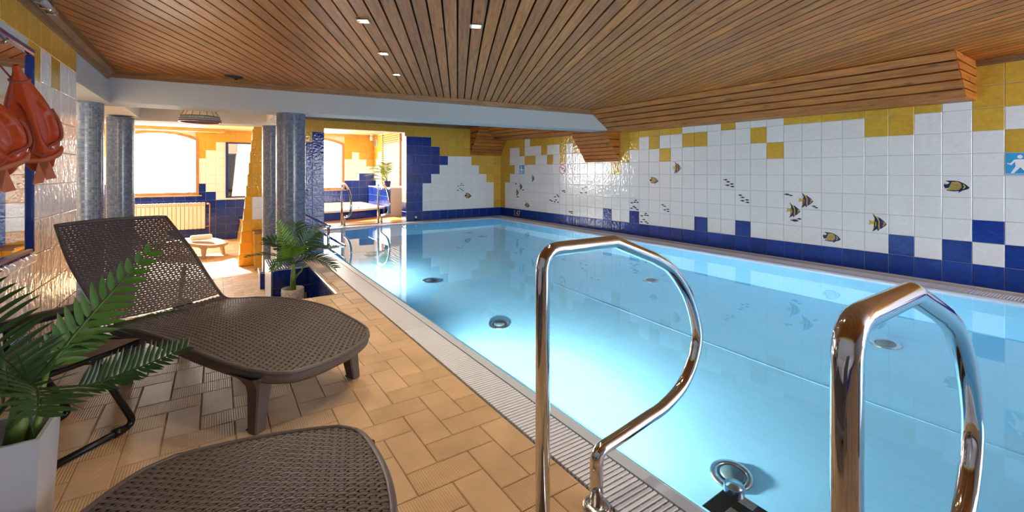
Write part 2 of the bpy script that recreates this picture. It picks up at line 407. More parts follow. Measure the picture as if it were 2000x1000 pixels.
# --- right wall
wr = struct('wall_right', MB().box(0, .12, -12.7, .3, -1.7, 2.2), GROUT, 'long right wall with white, yellow and blue glazed tiles')
NC = 63; NR = 10
gr = {(j, 0): 'b' for j in range(NC)}
for j, r in [(17, 1), (20, 1), (26, 1), (29, 1), (37, 1), (39, 1), (41, 1), (40, 2), (43, 1), (44, 2), (47, 1), (50, 1), (51, 2), (55, 1), (59, 1)]: gr[j, r] = 'b'
Y = [(0, 1), (0, 2), (0, 3), (0, 4), (1, 4), (0, 5), (1, 5), (2, 5), (0, 6), (1, 6), (5, 6), (6, 6), (9, 6), (11, 6), (11, 7), (0, 7), (1, 7), (4, 7), (8, 7), (13, 7), (14, 7),
     (18, 5), (19, 6), (19, 7), (20, 7), (22, 7), (23, 6), (25, 7), (26, 7), (30, 7), (31, 6), (36, 7), (37, 7), (40, 7), (40, 8), (41, 8), (41, 6), (28, 8), (42, 8), (43, 7), (43, 8), (45, 8), (46, 8), (48, 8), (49, 7), (52, 8), (53, 8), (56, 7), (58, 8), (60, 8), (16, 7), (17, 7), (18, 7), (18, 6)]
Y += [(j, 8) for j in list(range(0, 5)) + list(range(6, 25)) + list(range(32, 39))] + [(j, 9) for j in range(NC)]
for k in Y: gr[k] = 'y'
cells = [(j * T, (j + 1) * T, r * T, min((r + 1) * T, 1.985), col_of(gr.get((j, r), 'w'))) for j in range(NC) for r in range(NR)
         if not (r == 9 and j < 38)]
tile_field(wr, (0, 0, 0), (0, -1, 0), (0, 0, 1), cells, 300)

# --- back wall with the wide opening to the whirlpool
OX0, OX1, OZ = -3.99, -2.358, 1.88
mb = MB().box(OX1, .0, 0, .27, -1.6, 2.2).box(-4.95, OX0, 0, .27, -1.6, 2.2).box(OX0, OX1, 0, .27, OZ, 2.2).box(OX0, OX1, 0, .27, -1.6, -.006)
mb.prism([(-5.385, 0, LOW), (-4.95, 0, LOW), (-4.95, 0, 2.2), (-5.12, 0, 2.2)], (0, .27, 0))
wb = struct('wall_back', mb, GROUT, 'back wall with stepped yellow, blue and white tiles around an opening')
def bcol(k, r):
    if r == 0: return 'b'
    if r in (1, 2, 3): return 'y' if k == 0 else ('w' if k < 10 else 'b')
    if r == 4: return 'y' if k < 2 else ('w' if k < 9 else 'b')
    if r == 5: return 'y' if k < 3 else ('w' if k < 8 else 'b')
    if r == 6: return 'y' if k < 4 else ('w' if k < 7 else 'b')
    if r == 7: return 'y' if k < 8 else 'b'
    if r == 8: return 'y' if k < 9 or k > 20 else 'b'
    return 'y'
cells = []
for k in range(0, 25):
    for r in range(0, 11):
        x0, x1 = -(k + 1) * T, -k * T; z0, z1 = r * T, min((r + 1) * T, 2.03); c = bcol(k, r)
        if 12 <= k <= 19 or k == 11:
            if r < 9 and k >= 12: continue
            if k == 11 and r < 9: x0 = max(x0, OX1)
            if k >= 12 and r == 9: z0 = OZ
        if k == 20 and r < 9: x1 = OX0
        if k > 20 and r <= 8 and c == 'b' and k > 22: c = 'b'
        cells.append((x0, x1, z0, z1, col_of(c)))
tile_field(wb, (0, 0, 0), (1, 0, 0), (0, 0, 1), cells)
# the slanted yellow pier at the left end of the back wall
cells = []
for r in range(-3, 10):
    z0, z1 = r * T + .0, (r + 1) * T; xe = -5.155 - .095 * (1.8 - max(z0, LOW))
    for x0, x1 in ((xe, -5.18), (max(-5.18, xe), -4.96)):
        cells.append((x0, x1, z0, z1, W_TILE if (r in (1, 2, 3) and x1 > -5.0 and r != 0 and False) else (W_TILE if r in (1, 2) and x0 >= -5.181 else O_TILE)))
tile_field(wb, (0, -.001, 0), (1, 0, 0), (0, 0, 1), cells)
# jamb of the opening
cells = [(.0, .27, r * T, min((r + 1) * T, OZ), B_TILE if r < 2 else W_TILE) for r in range(10)]
tile_field(wb, (OX1, .27, 0), (0, -1, 0), (0, 0, 1), cells)

# --- left wall with the mirror
wl = struct('wall_left', MB().box(LW - .25, LW, -12.7, -4.53, -.6, 2.2), GROUT, 'left wall with white and yellow relief tiles beside the mirror')
MZ0, MZ1, MY1, MY0 = .585, 1.709, -5.507, -7.3
lz = [1.757 - .2 * i for i in range(-2, 10)]
cells = []
for i in range(0, 41):
    y1 = -4.53 if i == 0 else -4.735 - (i - 1) * .195; y0 = -4.735 - i * .195
    for kz, zt in enumerate(lz):
        z1 = min(zt, 1.92); z0 = max(zt - .2, .0)
        if z1 - z0 < .02: continue
        c = W_TILE
        if zt > 1.76: c = Y_TILE
        elif abs(zt - 1.757) < .01 and i in (0 + 2, 4, 5, 9): c = Y_TILE
        elif z1 < .17: c = B_TILE
        if y0 < MY1 - .02 and z1 > MZ0 + .05 and z0 < MZ1 - .02: continue
        cells.append((y0, y1, z0, z1, c))
tile_field(wl, (LW, 0, 0), (0, 1, 0), (0, 0, 1), cells)
mir = thing('wall_mirror', 'large wall mirror in a dark blue tiled frame on the left wall', 'mirror', (LW + .004, -6.4, MZ0))
def local(mbx, name, m, parent):
    p = Vector(parent.location); rz = parent.rotation_euler[2]; M = (Matrix.Translation(p) @ Matrix.Rotation(rz, 4, 'Z')).inverted()
    mbx.v = [tuple(M @ Vector(q)) for q in mbx.v]; return mbx.build(name, m, parent)
local(MB().box(LW + .001, LW + .010, MY0, MY1 - .03, MZ0 + .03, MZ1 - .03), 'glass', MIRROR, mir)
BFR = mat('blue_frame_glaze', (.02, .04, .20), .1)
for a in ((MY0, MY1, MZ1 - .035, MZ1), (MY1 - .03, MY1, MZ0, MZ1 - .037), (MY0, MY1 - .032, MZ0, MZ0 + .03)):
    local(MB().bbox(LW + .002, LW + .028, a[0], a[1], a[2], a[3], .008), 'frame_bar', BFR, mir)
for i in range(9):
    local(MB().bbox(LW + .002, LW + .045, MY1 - .02 - (i + 1) * .195, MY1 - .02 - i * .195 - .003, MZ0 - .052, MZ0 - .003, .012), 'sill_tile', W_TILE, mir)

# --- ceiling boards, laid on the diagonal
PBY = YAW + math.atan((893.6 - PCX) / FPX); bd = np.array([math.sin(PBY), math.cos(PBY)]); bn = np.array([math.cos(PBY), -math.sin(PBY)])
ce = struct('ceiling', MB().box(LW - .3, .12, -12.7, -2.75, CZ + .035, CZ + .12), DARK, 'brown timber board ceiling with dark open joints')
def clip(poly, n, d):      # keep n.p <= d
    out = []
    for i in range(len(poly)):
        a, b_ = poly[i], poly[(i + 1) % len(poly)]; da, db = n @ a - d, n @ b_ - d
        if da <= 0: out.append(a)
        if da * db < 0: out.append(a + (b_ - a) * da / (da - db))
    return out
room = [np.array(p, float) for p in ((LW, -12.6), (0, -12.6), (0, -3.72), (LW, -3.1))]
off0 = bn @ CAM[:2]; PITCH = .0909
Rb = np.array([[bd[0], -bd[1], 0], [bd[1], bd[0], 0], [0, 0, 1.0]])
for i in range(-60, 90):
    a, b_ = off0 + i * PITCH + .0065, off0 + (i + 1) * PITCH - .0065
    p = clip(clip(room, bn, b_), -bn, -a)
    if len(p) < 3: continue
    c = np.mean(p, axis=0)
    o = MB().prism([(*q, CZ) for q in p][::-1], (0, 0, .016)).build('board', CEILW, ce, Rb.tolist(), (c[0], c[1], CZ))

# --- white concrete beams
def fy(x): return -3.247 - .0997 * (x + 6.39)
mb = MB().prism([(-6.9, fy(-6.9), 1.72), (-.30, fy(-.30), 1.72), (-.30, fy(-.30) + .36, 1.72), (-6.9, fy(-6.9) + .36, 1.72)], (0, 0, .34))
bw = struct('ceiling_beam', mb, PLASTER, 'white concrete beam crossing the hall above the mosaic columns')
mb = MB().prism([(-7.3, -1.45, 1.70), (-4.83, -1.98, 1.70), (-4.83, -1.62, 1.70), (-7.3, -1.1, 1.70)], (0, 0, .36))
struct('ceiling_beam', mb, CREAM, 'second, cream beam behind the hanging stained glass lamp')
struct('ceiling_beam', MB().box(LW - .25, LW, -4.53, fy(LW) + .02, 1.70, CZ), PLASTER, 'short white lintel between left wall end and beam')
struct('ceiling_beam', MB().box(-5.12, -4.83, fy(-5) + .2, -1.6, 1.73, CZ + .05), CREAM, 'cream side beam joining the two right mosaic columns')
struct('ceiling_beam', MB().box(-6.98, -6.52, fy(-6.8) + .2, -1.3, 1.73, CZ + .05), CREAM, 'cream side beam joining the two left mosaic columns')
struct('ceiling', MB().box(-7.3, -4.83, -3.3, -1.2, CZ + .02, CZ + .1), CREAM, 'cream plaster ceiling above the hanging lamp')
struct('ceiling', MB().box(-4.83, .1, -3.5, .27, 2.10, 2.2), TRIMW, 'dark timber ceiling strip behind the white beam')

# --- soffit box on the right wall
so_ = struct('ceiling_soffit', MB().prism([(-.69, -7.99, CZ), (-.36, -7.99, 1.735), (0, -7.99, 1.735), (0, -7.99, CZ)], (0, 3.99, 0)).prism([(-.72, -4.0, CZ), (-.35, -4.0, 1.735), (0, -4, 1.735), (0, -4, CZ + .06)], (0, 3.99, .085)),
             DARK, 'slatted timber soffit box along the right wall')
def bentslat(parent, poly0, poly1, m):
    """prism between two matching section polygons"""
    n = len(poly0); mb = MB(); vs = list(poly0) + list(poly1)
    mb.add(vs, [tuple(range(n))[::-1], tuple(range(n, 2 * n))] + [(i, (i + 1) % n, n + (i + 1) % n, n + i) for i in range(n)])
    c = np.mean(np.array(vs), axis=0); d = np.array(poly1[0]) - np.array(poly0[0]); d /= np.linalg.norm(d)
    z = np.array([0, 0, 1.0]); z = z - d * (z @ d); z /= np.linalg.norm(z); y = np.cross(z, d)
    return mb.build('slat', m, parent, np.stack([d, y, z], 1).tolist(), c)
def sof_sec(y):
    """section (top front, bottom front, wall z) at y"""
    if y <= -4.0: t = (y + 8.01) / 4.01; return (-.69 - .05 * t, CZ), (-.345 + .03 * t, 1.672 + .03 * t)
    t = (y + 4.0) / 4.0; return (-.74, CZ + .07 * t), (-.315 + .02 * t, 1.702 + .095 * t)
SEGS = [(-8.02, -4.0), (-4.0, -.02)]
for (ya, yb) in SEGS:
    for i in range(5):
        P = []
        for y in (ya, yb):
            (tx, tz), (bx, bz) = sof_sec(y if y > -8.01 else -8.01)
            if y == ya and ya == -4.0: (tx, tz), (bx, bz) = (-.74, CZ), (-.315, 1.702)
            f0, f1 = i / 5 + .012, (i + 1) / 5 - .022
            A = np.array([tx, tz]); B_ = np.array([bx, bz]); d = (B_ - A); n2 = np.array([d[1], -d[0]]); n2 /= np.linalg.norm(n2)
            if n2[0] > 0: n2 = -n2
            q = [A + d * f0, A + d * f1, A + d * f1 - n2 * .02, A + d * f0 - n2 * .02]
            sh = n2 * .008
            P.append([(p[0] + sh[0], y, p[1] + sh[1]) for p in q])
        bentslat(so_, P[0], P[1], SOFW)
    for i in range(3):
        P = []
        for y in (ya, yb):
            (tx, tz), (bx, bz) = sof_sec(y if y > -8.01 else -8.01); x0 = bx + (0 - bx) * i / 3 + .004; x1 = bx + (0 - bx) * (i + 1) / 3 - .006
            P.append([(x0, y, bz), (x1, y, bz), (x1, y, bz + .018), (x0, y, bz + .018)])
        bentslat(so_, P[0], P[1], SOFW)
(tx, tz), (bx, bz) = sof_sec(-8.01)
for i in range(5):
    f0, f1 = i / 5 + .01, (i + 1) / 5 - .02; xa, xb = tx + (bx - tx) * f0, tx + (bx - tx) * f1; za, zb = tz + (bz - tz) * f0, tz + (bz - tz) * f1
    mb = MB().prism([(xa, -8.028, za), (xb, -8.028, zb), (0, -8.028, zb), (0, -8.028, za)], (0, .018, 0))
    mb.build('slat', SOFW, so_, [[1, 0, 0], [0, 1, 0], [0, 0, 1]], ((xa) / 2, -8.02, (za + zb) / 2))
# wedge-shaped boxed struts
def strut(O, E, D, W_, z0, z1, ns, label, seed):
    """O: wall point; E along wall (unit), D away from wall (unit); slope from wall at z0 out to D*depth at z1"""
    O = np.array(O, float); E = np.array(E, float); D = np.array(D, float); dp = .72 * (z1 - z0); Z = np.array([0, 0, 1.0])
    p = lambda e, d, z: O + E * e + D * d + Z * (z - O[2])
    st = struct('ceiling_strut', MB().add([p(.01, 0, z0 + .015), p(.01, 0, z1), p(.01, dp - .02, z1), p(W_ - .01, 0, z0 + .015), p(W_ - .01, 0, z1), p(W_ - .01, dp - .02, z1)], [(0, 1, 2), (3, 5, 4), (0, 2, 5, 3), (0, 3, 4, 1), (1, 4, 5, 2)]), DARK, label)
    nrm = D * (z1 - z0) - Z * dp; nrm /= np.linalg.norm(nrm)
    for i in range(ns):
        a, b_ = i / ns + .006, (i + 1) / ns - .012; P = []
        for e in (0, W_):
            A = p(e, dp * a, z0 + (z1 - z0) * a); B_ = p(e, dp * b_, z0 + (z1 - z0) * b_); P.append([A, B_, B_ - nrm * .012, A - nrm * .012])
        bentslat(st, P[0], P[1], SOFW)
    for e, s in ((0, -1), (W_, 1)):
        k = max(4, int(ns * .6))
        for i in range(k):
            a, b_ = i / k + .01, (i + 1) / k - .02; za, zb = z0 + (z1 - z0) * a, z0 + (z1 - z0) * b_
            q = [p(e, .002, za), p(e, dp * a, za), p(e, dp * b_, zb), p(e, .002, zb)]
            mb = MB().prism(q, tuple(E * s * .008)); c = np.mean(np.array(q), axis=0)
            mb.build('slat', SOFW, st, [[D[0], -D[1], 0], [D[1], D[0], 0], [0, 0, 1]], c)
strut((0, -3.79, 1.21), (0, 1, 0), (-1, 0, 0), .825, 1.21, 1.72, 8, 'boxed timber strut sloping to the right wall below the beam end', 1)
strut((-.83, 0, 1.425), (1, 0, 0), (0, -1, 0), .82, 1.425, 2.08, 9, 'boxed timber strut in the far corner of the hall', 2)

# --- wooden trims
RXY = [[1, 0, 0], [0, 1, 0], [0, 0, 1]]; RYX = [[0, -1, 0], [1, 0, 0], [0, 0, 1]]
ax = np.array([1, -.0997, 0]); ax /= np.linalg.norm(ax); ay = np.array([-ax[1], ax[0], 0])
mb = MB().prism([(LW, fy(LW) - .03, CZ - .07), (-.62, fy(-.62) - .03, CZ - .07), (-.62, fy(-.62), CZ - .07), (LW, fy(LW), CZ - .07)], (0, 0, .072))
struct('trim_1', mb, TRIMW, 'dark wooden trim where the board ceiling meets the white beam', np.stack([ax, ay, UP], 1).tolist(), (-3.5, -3.5, CZ))
struct('trim_2', MB().box(-.035, 0, -12.6, -8.03, 1.985, CZ), TRIMW, 'dark wooden ceiling trim at the right end of the tiled wall', RYX, (-.02, -9, 2))
t3 = struct('trim_3', MB().prism([(LW, 0, 1.915), (LW + .022, 0, 1.915), (LW + .03, 0, 1.945), (LW + .03, 0, 1.955), (LW + .055, 0, 1.985), (LW + .055, 0, CZ), (LW, 0, CZ)], (0, -9.1, 0)), TRIMW, 'stepped wooden cornice along the left wall', RYX, (LW, -6, 2))
t3.location.y -= 3.42
struct('trim_4', MB().box(-4.83, -.84, -.03, 0, 2.03, 2.1), TRIMW, 'dark wooden trim above the yellow tiles of the back wall', RXY, (-3, 0, 2.05))

# --- near end of the hall behind the viewer: wall with tall windows
mb = MB().box(LW, 0, -12.7, -12.6, -1.6, .25).box(LW, 0, -12.7, -12.6, 1.9, 2.2)
for x0, x1 in ((LW, -2.7), (-1.5, -1.4), (-.2, 0)): mb.box(x0, x1, -12.7, -12.6, .25, 1.9)
struct('wall_near', mb, PLASTER, 'plain near end wall with wide daylight windows')
for n, (x0, x1) in enumerate(((-2.7, -1.5), (-1.4, -.2))):
    wn = tag(thing('window_%d' % (n + 4), ('wide daylight window in the near end wall, left of two' if n == 0 else 'wide daylight window in the near end wall, right of two'), None, ((x0 + x1) / 2, -12.65, .25)), None, None, None, 'structure')
    local(MB().box(x0, x1, -12.66, -12.655, .25, 1.9), 'pane', PANEN, wn)
    local(MB().box((x0 + x1) / 2 - .03, (x0 + x1) / 2 + .03, -12.65, -12.6, .25, 1.9), 'mullion', FRAMEW, wn)

# --- floors
HU = .118
def herring(parent, x_right, y_ref, rects, z, cap, th=.0055):
    """2:1 herringbone; rects: (x0,x1,y0,y1) areas to cover"""
    L_ = []
    for i in range(-4, 40):
        for j in range(-95, 50):
            k = (i - j) % 4
            if k == 0: X1, X0, Y1, Y0 = x_right - i * HU, x_right - (i + 1) * HU, y_ref - j * HU, y_ref - (j + 2) * HU
            elif k == 1: X1, X0, Y1, Y0 = x_right - i * HU, x_right - (i + 2) * HU, y_ref - j * HU, y_ref - (j + 1) * HU
            else: continue
            for (a, b_, c, d) in rects:
                x0, x1, y0, y1 = max(X0, a), min(X1, b_), max(Y0, c), min(Y1, d)
                if x1 - x0 > .012 and y1 - y0 > .012:
                    cx_, cy_ = (x0 + x1) / 2, (y0 + y1) / 2; p = np.array([cx_, cy_, z]); fwd = (p - CAM) @ FW
                    px = PCX + FPX * ((p - CAM) @ RT) / max(fwd, .05); py = PCY - FPX * (z - CAM[2]) / max(fwd, .05)
                    vis = fwd > .1 and -200 < px < 2200 and py < 1250
                    L_.append((0 if vis else 1, np.linalg.norm(p - CAM), cx_, cy_, x1 - x0, y1 - y0, k))
    L_.sort(key=lambda q: q[:2]); rest = MB()
    for n, (o_, d, cx_, cy_, wx, wy, k) in enumerate(L_):
        U, V, ww, hh = (1, 0, 0), (0, 1, 0), wx, wy; fm_ = FLOORT if k == 1 else FLOORV
        if n < cap and not o_: tile(parent, (cx_, cy_, z), U, V, ww, hh, fm_, th)
        else: tile_stuff(rest, (cx_, cy_, z), U, V, ww, hh, fm_, th)
    if rest.f: tag(rest.build('remaining_tiles', None, parent), None, None, None, 'stuff')
FZ = -.008
mb = MB().box(LW, XG, -12.6, -5.07, -.35, FZ).box(-4.85, XG, -5.07, NY, -.35, FZ).box(XG, 0, -12.6, YN, -.4, FZ)
fl = struct('floor', mb, FGROUT, 'pool deck of ochre ribbed tiles laid in herringbone')
herring(fl, XG, -7.444, [(LW, XG - .002, -12.6, -5.07), (-4.848, XG - .002, -5.07, NY)], FZ, 300)
fl2 = struct('floor', MB().box(-8.0, -4.85, -5.07, 3.9, -.75, LOW - .008), FGROUT, 'sunken floor of pale ribbed tiles leading to the far window')
herring(fl2, -4.85 - .06, -1.0, [(-6.8, -4.86, -4.4, 0), (-7.9, -4.95, 0, 3.84)], LOW - .008, 260)
for i, (y0, y1, z) in enumerate(((-5.07, -4.74, -.2), (-4.74, -4.41, -.4))):
    st = struct('floor_step', MB().box(LW, -4.85, y0, y1, LOW, z - .008), FGROUT, ('upper' if i == 0 else 'lower') + ' tiled step down from the deck to the sunken floor')
    herring(st, -4.86, y1, [(LW, -4.86, y0, y1)], z - .008, 80)
    tile_field(st, (LW, y1, 0), (-1, 0, 0), (0, 0, 1), [(-(n + 1) * T, -n * T, z - .2, z - .012, B_TILE) for n in range(8)])
# metal edge of the stair recess, blue tiled cheeks
struct('trim_5', MB().box(-4.862, -4.846, -5.07, -3.74, -.02, .002), STEELD, 'bright metal edging strip beside the sunken steps')
pk = struct('retaining_wall', MB().box(-5.215, -4.85, -3.735, -3.035, LOW, -.006).box(-5.06, -5.005, -3.035, -.53, LOW, -.006).box(-4.85, -4.84, -5.07, -3.735, LOW, -.02), GROUT, 'low blue tiled wall carrying the front mosaic column')
tile_field(pk, (-5.205, -3.735, 0), (1, 0, 0), (0, 0, 1), [(n * .178, (n + 1) * .178, -.2 * (k + 1), -.2 * k - (.012 if k == 0 else 0), B_TILE) for n in range(2) for k in range(3)])
tile_field(pk, (-4.85, -3.735, 0), (0, -1, 0), (0, 0, 1), [(n * .19, (n + 1) * .19, -.2 * (k + 1), -.2 * k - (.02 if k == 0 else 0), B_TILE) for n in range(7) for k in range(3)])
def mosaic_box(x0, x1, y0, y1, z0, z1, name, parent):
    mb = MB().box(x0, x1, y0, y1, z0, z1, MOSAIC); o = mb.build(name, None, parent)
    uv = o.data.uv_layers.new()
    for p in o.data.polygons:
        n = p.normal
        for li in p.loop_indices:
            v = o.data.vertices[o.data.loops[li].vertex_index].co
            uv.data[li].uv = (v.y, v.z) if abs(n.x) > .5 else ((v.x, v.z) if abs(n.y) > .5 else (v.x, v.y))
    return o
mosaic_box(-5.222, -5.205, -3.745, -3.035, LOW, 0, 'mosaic_end', pk)
mosaic_box(-5.205, -4.855, -3.745, -3.11, -.012, 0, 'mosaic_cap', pk)
struct('trim_6', MB().box(-5.224, -4.856, -3.749, -3.741, -.012, .003), STEELD, 'metal edging on the blue wall under the column')
pd_ = struct('column_plinth', MB().box(-5.19, -4.86, -1.93, -1.55, LOW, -.375), GROUT, 'small blue tiled plinth below the rear mosaic column')
tile_field(pd_, (-5.19, -1.93, LOW), (1, 0, 0), (0, 0, 1), [(0, .165, 0, .215, B_TILE), (.165, .33, 0, .215, B_TILE)])
mosaic_box(-5.195, -5.19, -1.935, -1.55, LOW, -.37, 'mosaic_end', pd_); mosaic_box(-5.195, -4.86, -1.935, -1.55, -.375, -.365, 'mosaic_cap', pd_)

# --- mosaic columns
def column(x, y, r, z0, z1, label):
    n = 48; mb = MB().lathe([(r, 0), (r, z1 - z0)], (0, 0, 0), n, MOSAIC)
    o = mb.build('column', None); uv = o.data.uv_layers.new()
    for p in o.data.polygons:
        idx = [o.data.loops[li].vertex_index for li in p.loop_indices]; wrap = max(v % n for v in idx) - min(v % n for v in idx) > n / 2
        for li, v in zip(p.loop_indices, idx):
            a = v % n; a = a + n if (wrap and a < n / 2) else a
            uv.data[li].uv = (2 * PI * r * a / n, o.data.vertices[v].co.z)
    o.location = (x, y, z0); return tag(o, label, None, None, 'structure')
column(-4.965, -3.20, .158, 0, 1.73, 'blue grey mosaic column standing nearest the pool')
column(-5.0, -1.75, .155, -.365, 1.71, 'blue grey mosaic column half hidden behind the pool side column')
column(-6.77, -3.20, .158, LOW, 1.73, 'blue grey mosaic column beside the left wall')
column(-6.69, -1.75, .135, LOW, 1.71, 'grey mosaic column left of the bright window')

# --- pool basin
mb = MB()
def wall_q(a, b_, flip=False):
    (x0, y0), (x1, y1) = a, b_
    f = (0, 1, 2, 3); mb.add([(x0, y0, pfloor(y0) if x0 > NX - 1 else -1), (x1, y1, pfloor(y1)), (x1, y1, -.02), (x0, y0, -.02)], [f])
for a, b_ in (((XW, YN), (XW, NY)), ((XW, NY), (NX, NY)), ((NX, NY), (NX, YB)), ((NX, YB), (XR, YB)), ((XR, YB), (XR, YN)), ((XR, YN), (XW, YN))): wall_q(a, b_)
for x0, x1, y0, y1 in ((XW, XR, YN, YB), (NX, XW, NY, YB)):
    mb.add([(x0, y0, pfloor(y0)), (x1, y0, pfloor(y0)), (x1, y1, pfloor(y1)), (x0, y1, pfloor(y1))], [(0, 1, 2, 3)])
pool = struct('pool_basin', mb, LINER, 'pale blue lined swimming pool basin')
for i, z in enumerate((-.3, -.6, -.9)):
    MB().box(NX + .19 * i, NX + .19 * (i + 1), NY, YB, -1.2, z).build('pool_step', LINER, pool)
MB().tube([(-2.24, y, pfloor(y) + .002) for y in (-11, -8, -5, -.5)], .006, 6, flat=.3).build('liner_seam', LINER, pool)
tag(MB().add([(XW, YN, WZ), (XR, YN, WZ), (XR, YB, WZ), (NX, YB, WZ), (NX, NY, WZ), (XW, NY, WZ)], [(0, 1, 2, 3, 4, 5)]).build('pool_water', WATER), 'clear still blue water filling the pool', 'water', None, 'stuff')
def lip(prof, axis, a, b_, label):
    if axis == 'y': P = [(x, a, z) for x, z in prof]; v = (0, b_ - a, 0)
    else: P = [(a, y, z) for y, z in prof]; v = (b_ - a, 0, 0)
    struct('pool_edge', MB().prism(P, v), LIP, label)
lp = [(-.075, -.10), (-.075, 0), (-.03, 0), (0, -.022), (.012, -.10)]
lip([(XW + d, z) for d, z in lp], 'y', YN, NY + .07, 'ridged white pool edge beside the ochre deck')
lip([(XR - d, z) for d, z in lp], 'y', YN, YB, 'ridged white pool edge below the long tiled wall')
lip([(YB - d, z) for d, z in lp], 'x', NX, XR + .07, 'ridged white pool edge below the back wall')
lip([(NY + d, z) for d, z in lp], 'x', NX, XW + .01, 'short white pool edge at the end of the grate')
struct('floor', MB().box(-.17, 0, YN, YB, -.2, -.012), GROUT, 'dark blue tiled strip at the foot of the long wall')
tile_field(bpy.data.objects['floor.002'] if 'floor.002' in bpy.data.objects else fl, (0, 0, -.012), (0, -1, 0), (-1, 0, 0), [(j * T, (j + 1) * T, .0, .165, B_TILE) for j in range(2, 46)])
struct('grate_channel', MB().box(XG, XI + .0, -12.6, NY, -.12, -.06).box(-.40, -.17, YN, 0, -.12, -.06).box(NX, 0, YB + .07, 0, -.12, -.06), DARK, 'dark drain channel under the pool grates')
struct('floor', MB().box(NX, OX0, -.13, 0, -.1, -.001).box(OX1, 0, -.10, 0, -.1, -.001), mat('grey_stone', (.36, .32, .30), .5, var=.1), 'narrow grey stone strip at the foot of the back wall')
def slatmesh(length, pitch):
    mb = MB(); h = .017; w_ = pitch * .70
    mb.bbox(-length / 2, length / 2, -w_ / 2, w_ / 2, -h, 0, .002); return mb
GP = .0195
def grate(name, label, axis, c, length, a, b_, cap):
    g = thing(name, label, 'grate', (c, a, 0) if axis == 'y' else (a, c, 0)); n = int((b_ - a) / GP); me = slatmesh(length, GP).mesh('slat', GRATE); rest = MB()
    order = []
    for i in range(n):
        p = (0, i * GP + GP / 2, 0) if axis == 'y' else (i * GP + GP / 2, 0, 0); wp = np.array(g.location) + np.array(p); order.append((np.linalg.norm(wp - CAM), p, wp))
    order.sort(key=lambda q: q[0] if ((q[2] - CAM) @ FW > .5) else 99)
    for k, (d, p, wp) in enumerate(order):
        if k < cap:
            o = bpy.data.objects.new('slat', me); col.objects.link(o); o.location = p; o.rotation_euler = (0, 0, 0 if axis == 'y' else PI / 2); o.parent = g
        else:
            L2, w2 = length / 2, GP * .35
            if axis == 'y': rest.box(p[0] - L2, p[0] + L2, p[1] - w2, p[1] + w2, -.017, 0)
            else: rest.box(p[0] - w2, p[0] + w2, p[1] - L2, p[1] + L2, -.017, 0)
    if rest.f: tag(rest.build('distant_slats', GRATE, g), None, None, None, 'stuff')
    if axis == 'y':
        for t_ in (-.33, 0, .33): MB().box(t_ * length - .004, t_ * length + .004, 0, b_ - a, -.02, -.006).build('rod', GRATE, g)
    return g
grate('pool_grate', 'white slatted overflow grate beside the ochre deck', 'y', (XG + XI) / 2 - .005, XI - XG - .022, -9.6, NY + .02, 150)
grate('pool_grate', 'narrow slatted overflow grate under the long tiled wall', 'y', -.285, .215, -11, YB, 100)
grate('pool_grate', 'slatted overflow grate under the back wall and opening', 'x', -.225, .19, NX + .05, -.42, 0)

# --- whirlpool alcove and far room
FY = 3.85
struct('floor', MB().box(-4.95, -1.8, .0, FY, -.3, -.004), mat('orange_floor', (.62, .33, .09), .3, var=.12), 'orange tiled floor of the whirlpool alcove')
W1, W2 = (-7.55, -6.05, .50, 1.84, 2.0), (-4.24, -2.74, .56, 1.84, 2.0)
mb = MB(); xs = [-8.0, W1[0], W1[1], W2[0], W2[1], -1.8]
for k in (0, 2, 4): mb.box(xs[k], xs[k + 1], FY, FY + .25, -.7, 2.4)
for W_ in (W1, W2):
    mb.box(W_[0], W_[1], FY, FY + .25, -.7, W_[2]); n = 14
    for i in range(n):
        a, b_ = i / n, (i + 1) / n; x0, x1 = W_[0] + (W_[1] - W_[0]) * a, W_[0] + (W_[1] - W_[0]) * b_
        za, zb = (W_[3] + (W_[4] - W_[3]) * (1 - (2 * q - 1) ** 2) for q in (a, b_))
        mb.add([(x0, FY, za), (x1, FY, zb), (x1, FY, 2.4), (x0, FY, 2.4), (x0, FY + .25, za), (x1, FY + .25, zb), (x1, FY + .25, 2.4), (x0, FY + .25, 2.4)], [(0, 1, 2, 3), (7, 6, 5, 4), (0, 4, 5, 1)])
wf = struct('wall_far', mb, GROUT, 'far outside wall with two arched windows')
for n, W_ in ((1, W1), (2, W2)):
    wn = tag(thing('window_%d' % n, ('bright arched window above the radiator' if n == 1 else 'bright arched window behind the whirlpool'), None, ((W_[0] + W_[1]) / 2, FY + .03, W_[2])), None, None, None, 'structure')
    out = [(W_[0], W_[2]), (W_[0], W_[3])] + [(W_[0] + (W_[1] - W_[0]) * i / 14, W_[3] + (W_[4] - W_[3]) * (1 - (2 * i / 14 - 1) ** 2)) for i in range(1, 14)] + [(W_[1], W_[3]), (W_[1], W_[2])]
    cxm, czm = (W_[0] + W_[1]) / 2, (W_[2] + W_[4]) / 2
    inn = [(cxm + (x - cxm) * .915, czm + (z - czm) * .915) for x, z in out]
    k = len(out); mbf = MB().add([(x, FY - .02, z) for x, z in out] + [(x, FY - .02, z) for x, z in inn] + [(x, FY + .05, z) for x, z in inn] + [(x, FY + .05, z) for x, z in out],
        [(i, (i + 1) % k, k + (i + 1) % k, k + i) for i in range(k)] + [(k + i, k + (i + 1) % k, 2 * k + (i + 1) % k, 2 * k + i) for i in range(k)] + [(3 * k + i, 3 * k + (i + 1) % k, (i + 1) % k, i) for i in range(k)])
    local(mbf, 'frame', FRAMEW, wn)
    local(MB().add([(x, FY + .04, z) for x, z in inn], [tuple(range(k))]), 'pane', PANE, wn)
    local(MB().bbox(W_[0] - .06, W_[1] + .06, FY - .07, FY + .05, W_[2] - .03, W_[2], .006), 'sill', FRAMEW, wn)
